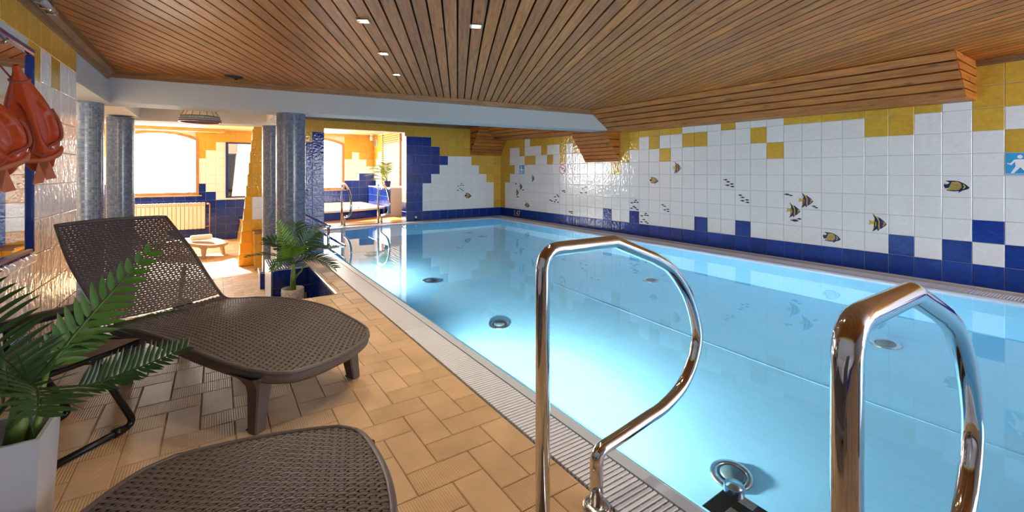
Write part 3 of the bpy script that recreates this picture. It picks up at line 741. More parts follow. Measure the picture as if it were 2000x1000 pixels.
# far wall tiles
def fcells(x0, x1, xoff, zoff, fn, zmin, zmax):
    out = []; k0 = math.floor((x0 - xoff) / T) - 1
    for k in range(k0, k0 + int((x1 - x0) / T) + 4):
        for r in range(-4, 14):
            a, b_ = max(x0, xoff + k * T), min(x1, xoff + (k + 1) * T); c, d = max(zmin, zoff + r * T), min(zmax, zoff + (r + 1) * T)
            if b_ - a < .012 or d - c < .012: continue
            m_ = fn((a + b_) / 2, (c + d) / 2)
            if m_: out.append((a, b_, c, d, m_))
    return out
def inwin(x, z, W_): return W_[0] - .06 < x < W_[1] + .005 and W_[2] - .01 < z
def froom(x, z):
    if inwin(x, z, W1): return None
    if z < .37 or (z < .5 and x < -6.05): return B_TILE
    if x > -5.93 and x < -5.72 and z < .57 or (x <= -5.93 and z < .77): return B_TILE
    if z > 1.77 or (z > 1.57 and x < -5.72) or (z > 1.37 and x < -5.92): return Y_TILE
    return W_TILE
tile_field(wf, (0, FY, 0), (1, 0, 0), (0, 0, 1), fcells(-7.9, -4.95, -5.515, -.63, froom, LOW, 2.05))
def falc(x, z):
    if inwin(x, z, W2) : return None
    zy = {0: 1.42, 1: 1.62, 2: 1.42, 3: 1.22}.get(int((x + 2.73) / .2), 1.22) if x > -2.74 else 1.6
    if z > zy: return Y_TILE
    if z < (1.0 if x > -2.33 else .8): return B_TILE
    return W_TILE
tile_field(wf, (0, FY, 0), (1, 0, 0), (0, 0, 1), fcells(-4.9, -1.91, -2.73, .01, falc, 0, 2.08))
was = struct('wall_alcove_right', MB().box(-1.91, -1.8, .27, FY, -.3, 2.3), GROUT, 'right wall of the whirlpool alcove with yellow and blue tiles')
def fal2(u, z):
    d = u
    if z > (1.22 if d < .2 else 1.42 if d < .4 else 1.62 if d < .8 else 1.82 if d < 1.4 else 1.9): return Y_TILE
    return B_TILE if z < (.8 if d < .25 else .6) else W_TILE
tile_field(was, (-1.91, FY, 0), (0, -1, 0), (0, 0, 1), fcells(0, FY - .27, 0, .01, fal2, 0, 2.08))
struct('wall_divider', MB().box(-4.98, -4.9, .27, FY, -.7, .22), CREAM, 'low cream wall between whirlpool alcove and sunken room')
struct('wall_room_left', MB().box(-8.1, -7.95, -4.6, FY, -.7, 2.3).box(-8.0, LW - .25, -4.63, -4.53, -.7, 2.3), CREAM, 'cream left wall of the sunken room')
struct('ceiling', MB().box(-8.0, -4.9, -1.3, FY, 2.06, 2.2), PINE, 'golden pine ceiling of the sunken room')
struct('ceiling', MB().box(-4.98, -1.8, .2, FY, 2.10, 2.2), PINE, 'golden pine ceiling over the whirlpool')
struct('ceiling_beam', MB().box(-8.0, -5.55, FY - .35, FY - .2, 1.98, 2.06), PINE, 'pine ceiling joist above the radiator window')
struct('trim_7', MB().box(-4.9, -1.91, FY - .06, FY - .005, 2.04, 2.1), PINE, 'pine trim under the whirlpool ceiling')

# ================================================================== THINGS
# --- wicker sun loungers (local X runs from the foot end to the head end, origin between the foot legs)
SP_S = [-.16, -.10, .05, .25, .50, .75, .95, 1.04, 1.12, 1.22, 1.42, 1.63]
SP_Z = [.243, .252, .272, .300, .312, .298, .272, .272, .322, .398, .560, .738]
SP_W = [.21, .265, .308, .332, .322, .296, .282, .280, .280, .285, .290, .268]
_t = np.array(SP_S)
def cinterp(x, X, Yv):
    """smooth (catmull-rom) interpolation on non-uniform samples"""
    X = np.asarray(X, float); Yv = np.asarray(Yv, float); x = min(max(x, X[0]), X[-1]); i = min(max(int(np.searchsorted(X, x)) - 1, 0), len(X) - 2)
    def sl(k):
        if k == 0: return (Yv[1] - Yv[0]) / (X[1] - X[0])
        if k == len(X) - 1: return (Yv[-1] - Yv[-2]) / (X[-1] - X[-2])
        return (Yv[k + 1] - Yv[k - 1]) / (X[k + 1] - X[k - 1])
    h = X[i + 1] - X[i]; t = (x - X[i]) / h; m0, m1 = sl(i) * h, sl(i + 1) * h
    return (2 * t**3 - 3 * t**2 + 1) * Yv[i] + (t**3 - 2 * t**2 + t) * m0 + (-2 * t**3 + 3 * t**2) * Yv[i + 1] + (t**3 - t**2) * m1
HINGE = 1.06
def lsurf(s, t):
    """s length position, t in -1..1 across; returns point"""
    z = cinterp(s, SP_S, SP_Z); w_ = cinterp(s, SP_S, SP_W)
    bul = -.035 * (1 - t * t) * max(0, 1 - (s + .16) / .30) ** 2            # convex foot edge
    top = .035 * (1 - t * t) * max(0, (s - 1.3) / .33) ** 2 if s > 1.3 else 0  # convex head edge
    dish = -.012 * (1 - t * t) * (1 if s > HINGE else .6)
    ds = .9 * top
    return np.array([s + bul + ds * .77, t * w_, z + dish + ds * .64])
def lnorm(s, t):
    e = .004; a = lsurf(s + e, t) - lsurf(s - e, t); b_ = lsurf(s, min(1, t + .02)) - lsurf(s, max(-1, t - .02)); n = np.cross(a, b_); return n / np.linalg.norm(n)
def weave(s0, s1, pitch, wp, rw, amp):
    mb = MB(); n = int((s1 - s0) / pitch); half = .33; nc = int(2 * half / wp)
    for i in range(n):
        s = s0 + (i + .5) * pitch; rows = [[], [], []]; w_ = cinterp(s, SP_S, SP_W); k = max(6, int(2 * w_ / wp)) * 2
        N0 = [lnorm(s, t) for t in (-.7, 0, .7)]
        for q in range(k + 1):
            t = -1 + 2 * q / k; ph = math.cos(PI * (t * w_ / wp) + PI * (i % 2)); nn = N0[1]
            for r_, (ds, dz) in enumerate(((-rw / 2, -.0012), (0, 0), (rw / 2, -.0012))):
                rows[r_].append(lsurf(s + ds, t) + nn * (amp * ph + dz))
        mb.grid(rows, None, True, True)
    for c in range(-nc // 2, nc // 2 + 1):
        y = (c + .0) * wp; rows = [[], []]; m_ = n * 2
        for q in range(m_ + 1):
            s = s0 + (s1 - s0) * q / m_; w_ = cinterp(s, SP_S, SP_W)
            t = y / w_
            ok = abs(t) < .985
            t = max(-.985, min(.985, t)); i = q / 2 - .5; ph = -math.cos(PI * c) * math.cos(PI * i) if True else 0
            nn = lnorm(s, 0); hw = wp * .24 if ok else .0006
            for r_, d in enumerate((-hw, hw)):
                p = lsurf(s, t); rows[r_].append(p + np.array([0, d, 0]) + nn * amp * .8 * ph)
        mb.grid(rows, None, True)
    return mb
def make_lounger(label):
    t = thing('sun_lounger', label, 'sun lounger')
    tag(weave(-.15, HINGE, .0115, .0225, .0105, .0022).build('seat_weave', WICK, t), None, None, None, 'stuff')
    tag(weave(HINGE + .012, 1.625, .0125, .0225, .0112, .0020).build('backrest_weave', WICK, t), None, None, None, 'stuff')
    ss = np.linspace(-.15, HINGE, 40); G = [[lsurf(s, q) - np.array([0, 0, .007]) for q in np.linspace(-.99, .99, 15)] for s in ss]
    MB().grid(G, WICKD, True, True).grid([[p - np.array([0, 0, .018]) for p in r_] for r_ in G], WICKD, True).build('seat_panel', None, t)
    # outline rim
    def rim(s0, s1, r, name, sk):
        A = [lsurf(s, 1) for s in np.linspace(s0, s1, 46)]; B_ = [lsurf(s, -1) for s in np.linspace(s0, s1, 46)]
        pts = A[::-1] if s0 < 0 else A
        if s0 < 0: path = A[::-1] + [lsurf(s0, q) for q in np.linspace(.95, -.95, 24)] + B_
        else: path = A + [lsurf(s1, q) for q in np.linspace(.95, -.95, 24)] + B_[::-1]
        mb = MB().tube([p - np.array([0, 0, .004]) for p in path], r, 8)
        o = mb.build(name, WRAP, t)
        return path
    p1 = rim(-.16, HINGE + .02, .0095, 'seat_rim', 1); rim(HINGE, 1.63, .0095, 'backrest_rim', 0)
    # skirt under the seat rim
    def skd(s): return .050 + .012 * math.sin(max(0, min(1, (s + .16) / 1.1)) * PI)
    up = [p + np.array([0, 0, -.004]) for p in p1]; c0 = np.array([.45, 0, 0])
    def inw(p, d):
        v = np.array([0 if -.05 < p[0] < 1.0 else (c0[0] - p[0]) * .12, -p[1], 0]); v = v / (np.linalg.norm(v) + 1e-9); return p + v * d
    rows = [up, [inw(p, -.004) - np.array([0, 0, .018]) for p in up], [inw(p, .004) - np.array([0, 0, skd(p[0]) * .75]) for p in up], [inw(p, .018) - np.array([0, 0, skd(p[0])]) for p in up], [inw(p, .06) - np.array([0, 0, skd(p[0]) - .012]) for p in up]]
    MB().grid(rows, None, True, True).build('skirt', WRAP, t)
    # legs: flared at the top, tapering to the floor
    for lx, sx in ((0.0, -1), (.92, 1)):
        for sy in (-1, 1):
            mb = MB(); rings = []
            for k in range(9):
                f = k / 8; z = f * (.232 if lx < .5 else .225)
                hx = .026 + .014 * f + .045 * max(0, f - .65) ** 2 / .1225; hy = .022 + .012 * f + .05 * max(0, f - .65) ** 2 / .1225
                cx_ = lx + sx * .020 * (1 - f); cy_ = sy * (.240 + .018 * (1 - f) - .012 * f)
                rings.append([(cx_ + a * hx, cy_ + b_ * hy, z) for a, b_ in ((-1, -.8), (-.8, -1), (.8, -1), (1, -.8), (1, .8), (.8, 1), (-.8, 1), (-1, .8), (-1, -.8))])
            mb.grid(rings, None, False); mb.add(rings[0][:8], [tuple(range(8))[::-1]]); mb.build('leg', WRAP, t)
            if sx < 0: MB().bbox(cx_ - .02, cx_ + .02, sy * .258 - .018, sy * .258 + .018, 0, .006, .002).build('foot_pad', BLACK, t)
    for sy in (-1, 1):
        MB().tube([(1.30, sy * .2, .44), (1.34, sy * .2, .25), (1.12, sy * .2, .20)], .012, 8).build('back_strut', WRAP, t)
        MB().tube([(.85, sy * .2, .21), (1.36, sy * .2, .21)], .016, 8).build('base_rail', WRAP, t)
    for sy in (-1, 1): MB().bbox(1.33, 1.39, sy * .2 - .02, sy * .2 + .02, 0, .215, .006).build('rear_leg', WRAP, t)
    return t
def place(o, p, u, z=0):
    o.location = (p[0], p[1], z); o.rotation_euler = (0, 0, math.atan2(u[1], u[0]))
l1 = make_lounger('brown wicker sun lounger with raised perforated backrest beside the mirror wall')
place(l1, (-5.355, -6.840), (-.522, .853))
l2 = copy_tree(l1); l2['label'] = 'brown wicker sun lounger nearest the viewer, cut off by the bottom of the picture'
place(l2, (-5.625, -7.690), (-.24, -.97))
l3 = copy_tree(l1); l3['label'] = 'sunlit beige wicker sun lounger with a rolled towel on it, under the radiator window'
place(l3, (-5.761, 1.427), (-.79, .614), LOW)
for o in (l1, l2, l3): o['group'] = 'wicker sun loungers'
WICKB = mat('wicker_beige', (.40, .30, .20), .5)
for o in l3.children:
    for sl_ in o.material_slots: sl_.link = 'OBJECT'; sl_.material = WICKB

# --- rolled towel on the far lounger
M3 = Matrix.Translation(l3.location) @ Matrix.Rotation(l3.rotation_euler[2], 4, 'Z')
tc_ = ony(393, 462, 1.55); tw = thing('rolled_towel', 'rolled white towel lying on the sunlit lounger', 'towel')
c = M3 @ Vector((.22, .02, .300 + .062)); tw.location = c; tw.rotation_euler = (0, 0, math.atan2(.15, 1.0))
mb = MB(); pr = []
for k in range(60):
    a = k / 60 * 2 * PI * 3.2; r_ = .010 + .042 * k / 59; pr.append((r_ * math.cos(a), r_ * math.sin(a)))
for xx in (-.17, .17):
    mb.tube([(xx, y, z) for y, z in pr], .004, 5)
mb.lathe([(0.001, -.17), (.045, -.168), (.052, -.15), (.053, 0), (.052, .15), (.045, .168), (.001, .17)], (0, 0, 0), 24)
mb.v = [(p[2], p[1], p[0]) if i >= 60 * 5 * 2 else p for i, p in enumerate(mb.v)]
mb.build('towel_roll', TERRY, tw)
MB().bbox(-.155, .155, -.012, .045, -.050, -.044, .002).build('towel_flap', TERRY, tw)

# --- low folding sling chair behind the plant
ch = thing('folding_chair', 'low black tubular folding chair with taupe sling seat, behind the palm', 'chair')
f = np.array([.72, .69]); f /= np.linalg.norm(f); place(ch, (-6.084, -6.558), f)
for sy in (-.170, .170):      # local X = forward
    MB().tube(fillet([(-.36, sy, .013), (-.005, sy, .013), (-.15, sy, .325), (-.18, sy, .335)], [0, .045, .02, 0], 10), .0125, 12).build('leg_tube', BLACKM, ch)
    MB().tube([(-.085, sy, .0145), (-.050, sy, .0145)], .0165, 10).build('sleeve', BLACK, ch)
    MB().tube(fillet([(-.36, sy, .013), (-.40, sy, .03), (-.36, sy, .335), (.0, sy, .335)], .04), .0125, 12).build('seat_tube', BLACKM, ch)
MB().tube([(.0, -.170, .335), (.0, .170, .335)], .0125, 12).build('front_bar', BLACKM, ch)
MB().tube([(-.395, -.170, .06), (-.395, .170, .06)], .0125, 12).build('floor_bar', BLACKM, ch)
MB().grid([[(x, y, z - .015 * (1 - (y / .2) ** 2)) for y in np.linspace(-.19, .19, 9)] for x, z in ((.015, .350), (.0, .358), (-.1, .352), (-.25, .350), (-.37, .362))], None, True, True).build('sling_seat', TAUPE, ch)
MB().grid([[(x, y, z) for y in np.linspace(-.19, .19, 9)] for x, z in ((.015, .350), (.018, .325), (.0, .30))], None, True).build('seat_front', TAUPE, ch)
MB().bbox(-.40, .05, .155, .215, .425, .465, .018).build('padded_bar', BLACK, ch)
MB().bbox(.0, .075, .12, .21, .37, .455, .02).build('end_pad', BLACK, ch)
MB().tube([(-.2, .185, .34), (-.2, .185, .43)], .010, 8).build('bar_post', BLACKM, ch)

# --- pool ladders: pairs of P-shaped steel grab rails
def rail_path():
    P = fillet([(0, 0, 0), (0, 0, .806), (.285, 0, .806), (.475, 0, .735)], [0, .06, .006, 0], 8)
    arc = smooth_path([(.475, 0, .735), (.575, 0, .680), (.665, 0, .580), (.715, 0, .470), (.722, 0, .400), (.690, 0, .320), (.625, 0, .252), (.53, 0, .212), (.44, 0, .198)], 6)
    tail = fillet([(.44, 0, .198), (.30, 0, .178), (.208, 0, .168), (.208, 0, 0)], [0, .1, .035, 0], 8)
    return P[:-1] + arc[:-1] + tail
def make_rail(name, label, group):
    t = thing(name, label, 'handrail', group=group)
    MB().tube(rail_path(), .0205, 20).build('rail_tube', STEEL, t)
    for x in (0, .208):
        MB().lathe([(.0, .012), (.022, .012), (.040, .009), (.043, .004), (.043, 0)], (x, 0, 0), 24).build('flange', STEELD, t)
        for a in (0.6, 2.7, 4.8): MB().lathe([(.0, .0035), (.004, .003), (.0045, 0)], (x + .033 * math.cos(a), .033 * math.sin(a), .009), 8).build('bolt', STEELD, t)
    return t
r1 = make_rail('ladder_rail', 'polished steel P-shaped grab rail in front, left of the pair', 'near ladder rails'); r1.location = (-4.934, -8.03, 0)
r2 = copy_tree(r1); r2['label'] = 'polished steel grab rail at the right edge, nearest the viewer'; r2.location = (-4.934, -8.75, 0)
r3 = copy_tree(r1); r3['label'] = 'distant steel grab rail left of the pair before the whirlpool'; r3['group'] = 'far ladder rails'; r3.location = (-3.645, .10, 0); r3.rotation_euler = (0, 0, -PI / 2)
r4 = copy_tree(r3); r4['label'] = 'distant steel grab rail right of the pair before the whirlpool'; r4.location = (-2.925, .10, 0)
# underwater step unit of the near ladder
ls = thing('ladder_step', 'black submerged ladder step with steel caps at the pool edge', 'ladder step', (-4.19, -8.40, -.34))
MB().bbox(-.235, .12, .27, .335, -.02, .02, .004).build('side_plate', BLACK, ls)
MB().bbox(-.235, .12, -.335, -.27, -.02, .02, .004).build('side_plate', BLACK, ls)
for x0, x1 in ((-.21, -.075), (-.02, .12)): MB().bbox(x0, x1, -.27, .27, -.015, .02, .004).build('tread', BLACK, ls)
MB().box(-.072, -.024, -.27, .27, -.01, .012).build('tread_slot', BRASS, ls)
for x0, x1 in ((-.14, -.085), (-.012, .03), (.075, .115), (-.2, -.17)): MB().bbox(x0, x1, .215, .27, .02, .024, .001).build('clip', STEELD, ls)
MB().lathe([(0, .055), (.034, .055), (.036, .05), (.036, 0)], (.105, .300, .02), 24).build('end_cap', STEELD, ls)
# floor inlets
def inlet(p, label):
    t = thing('pool_inlet', label, 'pool inlet', (p[0], p[1], pfloor(p[1])), group='floor inlets of the pool')
    MB().lathe([(.105, 0), (.105, .012), (.10, .018), (.07, .02), (.068, .008)], (0, 0, 0), 28).build('ring', STEELD, t)
    MB().lathe([(0, .032), (.05, .03), (.056, .02), (.056, .006)], (0, 0, 0), 24).build('cap', mat('inlet_cap', (.07, .12, .14), .4) if 'inlet_cap' not in MATS else MATS['inlet_cap'], t)
for p, lb in (((-3.44, -7.72), 'steel floor inlet beside the black ladder step'), ((-3.44, -5.42), 'steel floor inlet near the pool edge, middle of the left row'), ((-3.44, -3.78), 'steel floor inlet near the far steps, last of the left row'),
              ((-1.24, -7.73), 'steel floor inlet seen through the right grab rail'), ((-1.20, -5.40), 'steel floor inlet seen above the left grab rail'), ((-1.34, -1.42), 'dark floor inlet near the far corner, nearer of two'), ((-1.30, -.83), 'dark floor inlet near the far corner, farther of two')): inlet(p, lb)
# underwater lamps on the deck side wall
def pool_lamp(y, p, label):
    t = thing('underwater_lamp', label, 'pool lamp', (XW + .004, y, pfloor(y) + .30)); t.rotation_euler = (0, 0, 0)
    mb = MB().lathe([(.13, 0), (.13, .015), (.10, .02)], (0, 0, 0), 28); mb.v = [(q[2], q[0], q[1]) for q in mb.v]; mb.build('bezel', STEELD, t)
    mb = MB().lathe([(0, .014), (.10, .012)], (0, 0, 0), 24); mb.v = [(q[2], q[0], q[1]) for q in mb.v]; mb.build('lens', POOLB, t)
    li = bpy.data.lights.new('underwater_light', 'SPOT'); li.energy = p; li.color = (1.0, .96, .90); li.shadow_soft_size = .06; li.spot_size = math.radians(150); li.spot_blend = .45
    lo = bpy.data.objects.new('underwater_light', li); col.objects.link(lo); lo.parent = t; lo.location = (.10, 0, 0); lo.rotation_euler = Vector((1, 0, -.55)).to_track_quat('-Z', 'Y').to_euler()
pool_lamp(-6.5, POOL_W, 'round underwater lamp in the pool wall below the near deck')
pool_lamp(-3.25, POOL_W * .35, 'round underwater lamp in the pool wall near the far steps')

# --- guard rail at the pool steps
t = thing('guard_rail', 'low steel guard rail around the pool entry steps behind the palm', 'handrail', (-4.55, -3.0, 0))
def gt(pts, nm): local(MB().tube(fillet(pts, .025), .019, 14), nm, STEEL, t)
gt([(-4.86, -3.06, .345), (-4.50, -3.06, .345), (-4.50, -1.0, .345)], 'upper_bar')
gt([(-4.86, -3.06, .075), (-4.315, -3.06, .075), (-4.315, -1.2, .075)], 'lower_bar')
gt([(-4.52, -3.06, .34), (-4.52, -3.06, .08)], 'post')
gt([(-4.78, -3.06, .34), (-4.78, -3.06, .0)], 'post')
gt([(-4.50, -1.0, .34), (-4.50, -1.0, -.35)], 'post'); gt([(-4.315, -1.2, .07), (-4.315, -1.2, -.9)], 'post')

# --- ceiling downlights in two rows along the boards
rows = [((-4.8935, -6.05), range(-4, 3), 0), ((-4.224, -6.372), range(-4, 3), 1)]
seen = {(0, 0): 'square ceiling downlight nearest the left, first of the row of three', (0, 1): 'square ceiling downlight in the middle of the row of three', (0, 2): 'small square ceiling downlight farthest away near the beam', (1, 0): 'single square ceiling downlight right of the row of three'}
for (p, rg, ri) in rows:
    for k in rg:
        if ri == 1 and (k > 0 or k < -2) or ri == 0 and k < 0: continue
        x, y = p[0] + bd[0] * .80 * k, p[1] + bd[1] * .80 * k
        if x < LW + .2 or y < -12: continue
        z = CZ
        d = thing('downlight', seen.get((ri, k), 'square ceiling downlight out of view behind the viewer, %s back in the %s row' % (['', 'first', 'second', 'third', 'fourth'][max(1, -k)], ['left', 'right'][ri])), 'ceiling light', (x, y, z), -PBY, 'square ceiling downlights')
        a, b_ = .042, .030; mb = MB()
        for x0, x1, y0, y1 in ((-a, a, b_, a), (-a, a, -a, -b_), (-a, -b_, -b_, b_), (b_, a, -b_, b_)): mb.bbox(x0, x1, y0, y1, -.010, .004, .002)
        mb.build('frame', STEELD, d)
        MB().lathe([(0, -.004), (.020, -.006), (.026, 0)], (0, 0, 0), 16).build('bulb', BULB, d)
        li = bpy.data.lights.new('downlight_lamp', 'SPOT'); li.energy = DOWN_W; li.color = (1.0, .80, .55); li.spot_size = math.radians(98); li.spot_blend = .7; li.shadow_soft_size = .03
        lo = bpy.data.objects.new('downlight_lamp', li); col.objects.link(lo); lo.parent = d; lo.location = (0, 0, -.02)

# --- stained glass hanging lamp
lp_ = thing('hanging_lamp', 'domed stained glass hanging lamp with blue band between the beams', 'lamp', (-5.862, -2.5, 1.63))
def dome(r, z): return (r, z)
mb = MB(); n = 48
bands = [(.205, .0), (.212, .018), (.212, .032), (.200, .062), (.196, .072), (.150, .150), (.06, .195)]
def ringpt(r, z, a): return (r * math.cos(a), r * math.sin(a), z)
for (r0, z0), (r1, z1), m_, nn in ((bands[1], bands[2], LAMPT, 40), (bands[2], bands[3], LAMPT, 40), (bands[4], bands[5], LAMPC, 16), (bands[5], bands[6], LAMPC, 16)):
    mbp = MB()
    for i in range(nn):
        g_ = .05; a0, a1 = 2 * PI * (i + g_) / nn, 2 * PI * (i + 1 - g_) / nn
        mbp.add([ringpt(r0, z0, a0), ringpt(r0, z0, a1), ringpt(r1, z1, a1), ringpt(r1, z1, a0)], [(0, 1, 2, 3)], m_)
    mbp.build('glass_band', None, lp_)
for r, z, rad in ((.206, .012, .011), (.213, .034, .005), (.198, .067, .007)):
    MB().tube([ringpt(r, z, 2 * PI * k / 48) for k in range(48)], rad, 6, closed=True).build('came_ring', LAMPR, lp_)
for i in range(16):
    a = 2 * PI * i / 16; MB().tube([ringpt(.197, .07, a), ringpt(.151, .15, a), ringpt(.06, .196, a)], .003, 5).build('rib', LAMPR, lp_)
MB().tube([(0, 0, .19), (0, 0, .42)], .012, 8).build('stem', BRASS, lp_); MB().lathe([(0, .215), (.05, .2), (.062, .19)], (0, 0, 0), 20).build('cap', LAMPR, lp_)

# --- little ceiling sensor and fixture on the cornice
p = onz(457, 149, CZ)
s_ = thing('ceiling_sensor', 'small black oval sensor on the ceiling near the beam', 'sensor', (p[0], p[1], CZ)); s_.rotation_euler = (0, 0, .3)
mb = MB().lathe([(.07, 0), (.068, -.012), (.055, -.02), (0, -.024)], (0, 0, 0), 20); mb.v = [(x * 1.25, y * .8, z) for x, y, z in mb.v]; mb.build('housing', BLACK, s_)
MB().lathe([(.018, -.022), (.012, -.034), (0, -.036)], (.02, 0, 0), 14).build('lens', DARK, s_)
fx = thing('cornice_light', 'clear tubular light fitting fixed to the cornice at upper left', 'light fitting', (-6.49, -5.46, 1.965))
MB().tube([(0, -.16, 0), (0, .10, 0)], .020, 14).build('tube', GLASSC, fx)
MB().tube([(0, -.15, 0), (0, .09, 0)], .007, 8).build('inner_tube', WHITEP, fx)
for y in (-.16, -.05, .06): MB().bbox(-.024, .012, y - .012, y + .012, -.024, .05, .004).build('bracket', STEELD, fx)
MB().tube(fillet([(0, -.12, .02), (.03, -.05, .04), (.0, .02, .03), (-.02, .11, .03)], .03), .003, 6).build('cable', BLACK, fx)

# --- palms
def leaflet_mb(mb, p, d, side, L_, w_, droop, m):
    """narrow folded leaflet from p along d, width along side"""
    d = np.array(d, float); d /= np.linalg.norm(d); side = np.array(side, float); side = side - d * (side @ d); side /= np.linalg.norm(side) + 1e-9
    n = np.cross(d, side); rows = [[], [], []]
    for k in range(6):
        t = k / 5; ww = w_ * (math.sin(min(1, t * 2.2 + .25) * PI / 2) * (1 - t ** 3)) * .5; c = np.array(p) + d * L_ * t + np.array([0, 0, -droop * L_ * t * t])
        rows[0].append(c - side * ww + n * ww * .35); rows[1].append(c); rows[2].append(c + side * ww + n * ww * .35)
    mb.grid(rows, m, True)
def frond(parent, base, mid, tip, L_, nl, m, droop=.25, w_=.016, split=False, fwd=.55, roll=(0, 0, 1), ts=.22, stem_r=.006):
    base, mid, tip = (np.array(q, float) for q in (base, mid, tip)); roll = np.array(roll, float)
    q = lambda t: (1 - t) ** 2 * base + 2 * t * (1 - t) * mid + t * t * tip
    tg = lambda t: (lambda v: v / np.linalg.norm(v))(2 * (1 - t) * (mid - base) + 2 * t * (tip - mid))
    pts = [q(k / 16) for k in range(17)]
    fr = MB().tube(pts, [stem_r * (1 - .8 * k / 16) for k in range(17)], 6).build('frond', m, parent)
    joined = MB()
    for k in range(nl):
        t = ts + (1 - ts) * (k + .5) / nl; T_ = tg(t); s = np.cross(T_, roll); s /= np.linalg.norm(s) + 1e-9; up = np.cross(s, T_)
        ll = L_ * (.45 + .75 * math.sin(PI * min(1, .18 + .82 * (t - ts) / (1 - ts)) ** .9)) * (.9 + .2 * random.random())
        for sg in (-1, 1):
            d = T_ * fwd + s * sg * (1 - .35 * t) + up * (.28 + random.uniform(-.06, .06)) + np.array([random.uniform(-.05, .05) for _ in range(3)])
            mb = MB() if split else joined
            leaflet_mb(mb, q(t), d, T_, ll, w_, droop, m)
            if split:
                o = mb.build('leaflet', None, fr)
    if not split: tag(joined.build('leaflets', None, fr), None, None, None, 'stuff')
    return fr

# foreground palm in a white tapered planter
PB = np.array([-6.115, -7.500])
pl = thing('planter', 'tall white square tapered planter at the left edge', 'planter', (PB[0], PB[1], 0))
hw, hb, H, th = .085, .066, .42, .008
def sq(h, z): return [(-h, -h, z), (h, -h, z), (h, h, z), (-h, h, z)]
mb = MB().add(sq(hb, 0) + sq(hw, H) + sq(hw - th, H) + sq(hw - th - .006, H - .10), [(3, 2, 1, 0)] + [(i, (i + 1) % 4, 4 + (i + 1) % 4, 4 + i) for i in range(4)] + [(4 + i, 4 + (i + 1) % 4, 8 + (i + 1) % 4, 8 + i) for i in range(4)] + [(8 + i, 8 + (i + 1) % 4, 12 + (i + 1) % 4, 12 + i) for i in range(4)])
mb.build('body', WHITEP, pl); MB().add(sq(hw - th - .005, H - .07), [(0, 1, 2, 3)]).build('soil', SOIL, pl)
pp = thing('potted_palm', 'artificial areca palm with long fronds in the white planter', 'plant', (PB[0], PB[1], .35))
def L3(x, y, D): return dep(x, y, D) - np.array([PB[0], PB[1], .35])
tk = [(0.0, .0, .0), (.005, .004, .06), (.01, .01, .14)]
MB().tube([tuple(np.array(q) + np.array([.02, .02, 0])) for q in tk], [.026, .022, .015], 10).build('trunk', STEM, pp)
MB().tube([(-.01, -.02, 0), (-.02, -.03, .07), (-.03, -.04, .14)], [.02, .016, .010], 10).build('trunk', STEM, pp)
MB().tube([(.05, .0, 0), (.058, .006, .06), (.07, .02, .12)], [.009, .008, .005], 8).build('stalk', STEM, pp)
bs = np.array([.02, .02, .12])
b1 = L3(93, 722, 1.09)
MB().tube([bs * .6, L3(80, 770, 1.06), b1], [.008, .007, .006], 8).build('stalk', STEM, pp)
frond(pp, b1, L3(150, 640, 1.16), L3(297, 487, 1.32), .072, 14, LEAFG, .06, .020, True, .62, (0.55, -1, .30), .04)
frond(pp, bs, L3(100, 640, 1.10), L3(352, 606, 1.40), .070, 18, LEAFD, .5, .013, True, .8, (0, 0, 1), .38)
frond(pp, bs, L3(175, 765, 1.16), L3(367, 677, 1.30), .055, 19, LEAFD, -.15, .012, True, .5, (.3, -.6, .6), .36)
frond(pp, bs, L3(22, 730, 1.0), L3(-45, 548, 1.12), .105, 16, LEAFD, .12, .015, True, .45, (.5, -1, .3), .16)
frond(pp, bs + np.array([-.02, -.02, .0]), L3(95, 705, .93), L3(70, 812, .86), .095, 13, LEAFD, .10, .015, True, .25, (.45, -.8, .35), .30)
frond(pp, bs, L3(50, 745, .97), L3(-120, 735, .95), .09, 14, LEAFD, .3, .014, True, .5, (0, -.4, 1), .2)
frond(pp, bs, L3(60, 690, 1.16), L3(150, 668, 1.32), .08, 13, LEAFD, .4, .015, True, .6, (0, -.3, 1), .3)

# palm in a patterned pot by the sunken steps
PC = np.array([-5.05, -4.02])
POTM = mat('pot_white', (.74, .72, .70), .6)
pt = thing('plant_pot', 'white patterned pot on a wooden stand by the sunken steps', 'plant pot', (PC[0], PC[1], LOW))
MB().lathe([(0, .20), (.098, .20), (.104, .215), (.106, .445), (.104, .45), (.098, .447), (.096, .40), (0, .40)], (0, 0, 0), 32).build('body', POTM, pt)
for k in range(10):
    a0 = 2 * PI * k / 10
    for s_ in (-1, 1):
        for q in range(5):
            z = .25 + q * .036; pts = [(.107 * math.cos(a0 + s_ * u), .107 * math.sin(a0 + s_ * u), z + u * .16) for u in (0.02, .14, .26)]
            pass
gro = MB()
for k in range(10):
    a0 = 2 * PI * k / 10
    for s_ in (-1, 1):
        for q in range(5):
            z = .245 + q * .036; pts = [(.1065 * math.cos(a0 + s_ * u), .1065 * math.sin(a0 + s_ * u), z + u * .13) for u in (0.02, .14, .26)]
            gro.tube(pts, .0022, 4)
tag(gro.build('leaf_grooves', mat('pot_line', (.42, .41, .40), .8), pt), None, None, None, 'stuff')
for k in range(4):
    a = PI / 4 + k * PI / 2 - YAW; MB().tube([(.125 * math.cos(a), .125 * math.sin(a), 0), (.122 * math.cos(a), .122 * math.sin(a), .38)], .014, 8).build('stand_leg', TEAK, pt)
for a in (PI / 4 - YAW, 3 * PI / 4 - YAW): MB().tube([(.125 * math.cos(a), .125 * math.sin(a), .19), (-.125 * math.cos(a), -.125 * math.sin(a), .19)], .01, 8).build('stand_bar', TEAK, pt)
p2 = thing('potted_palm', 'small areca palm in the patterned pot in front of the mosaic column', 'plant', (PC[0], PC[1], LOW + .40))
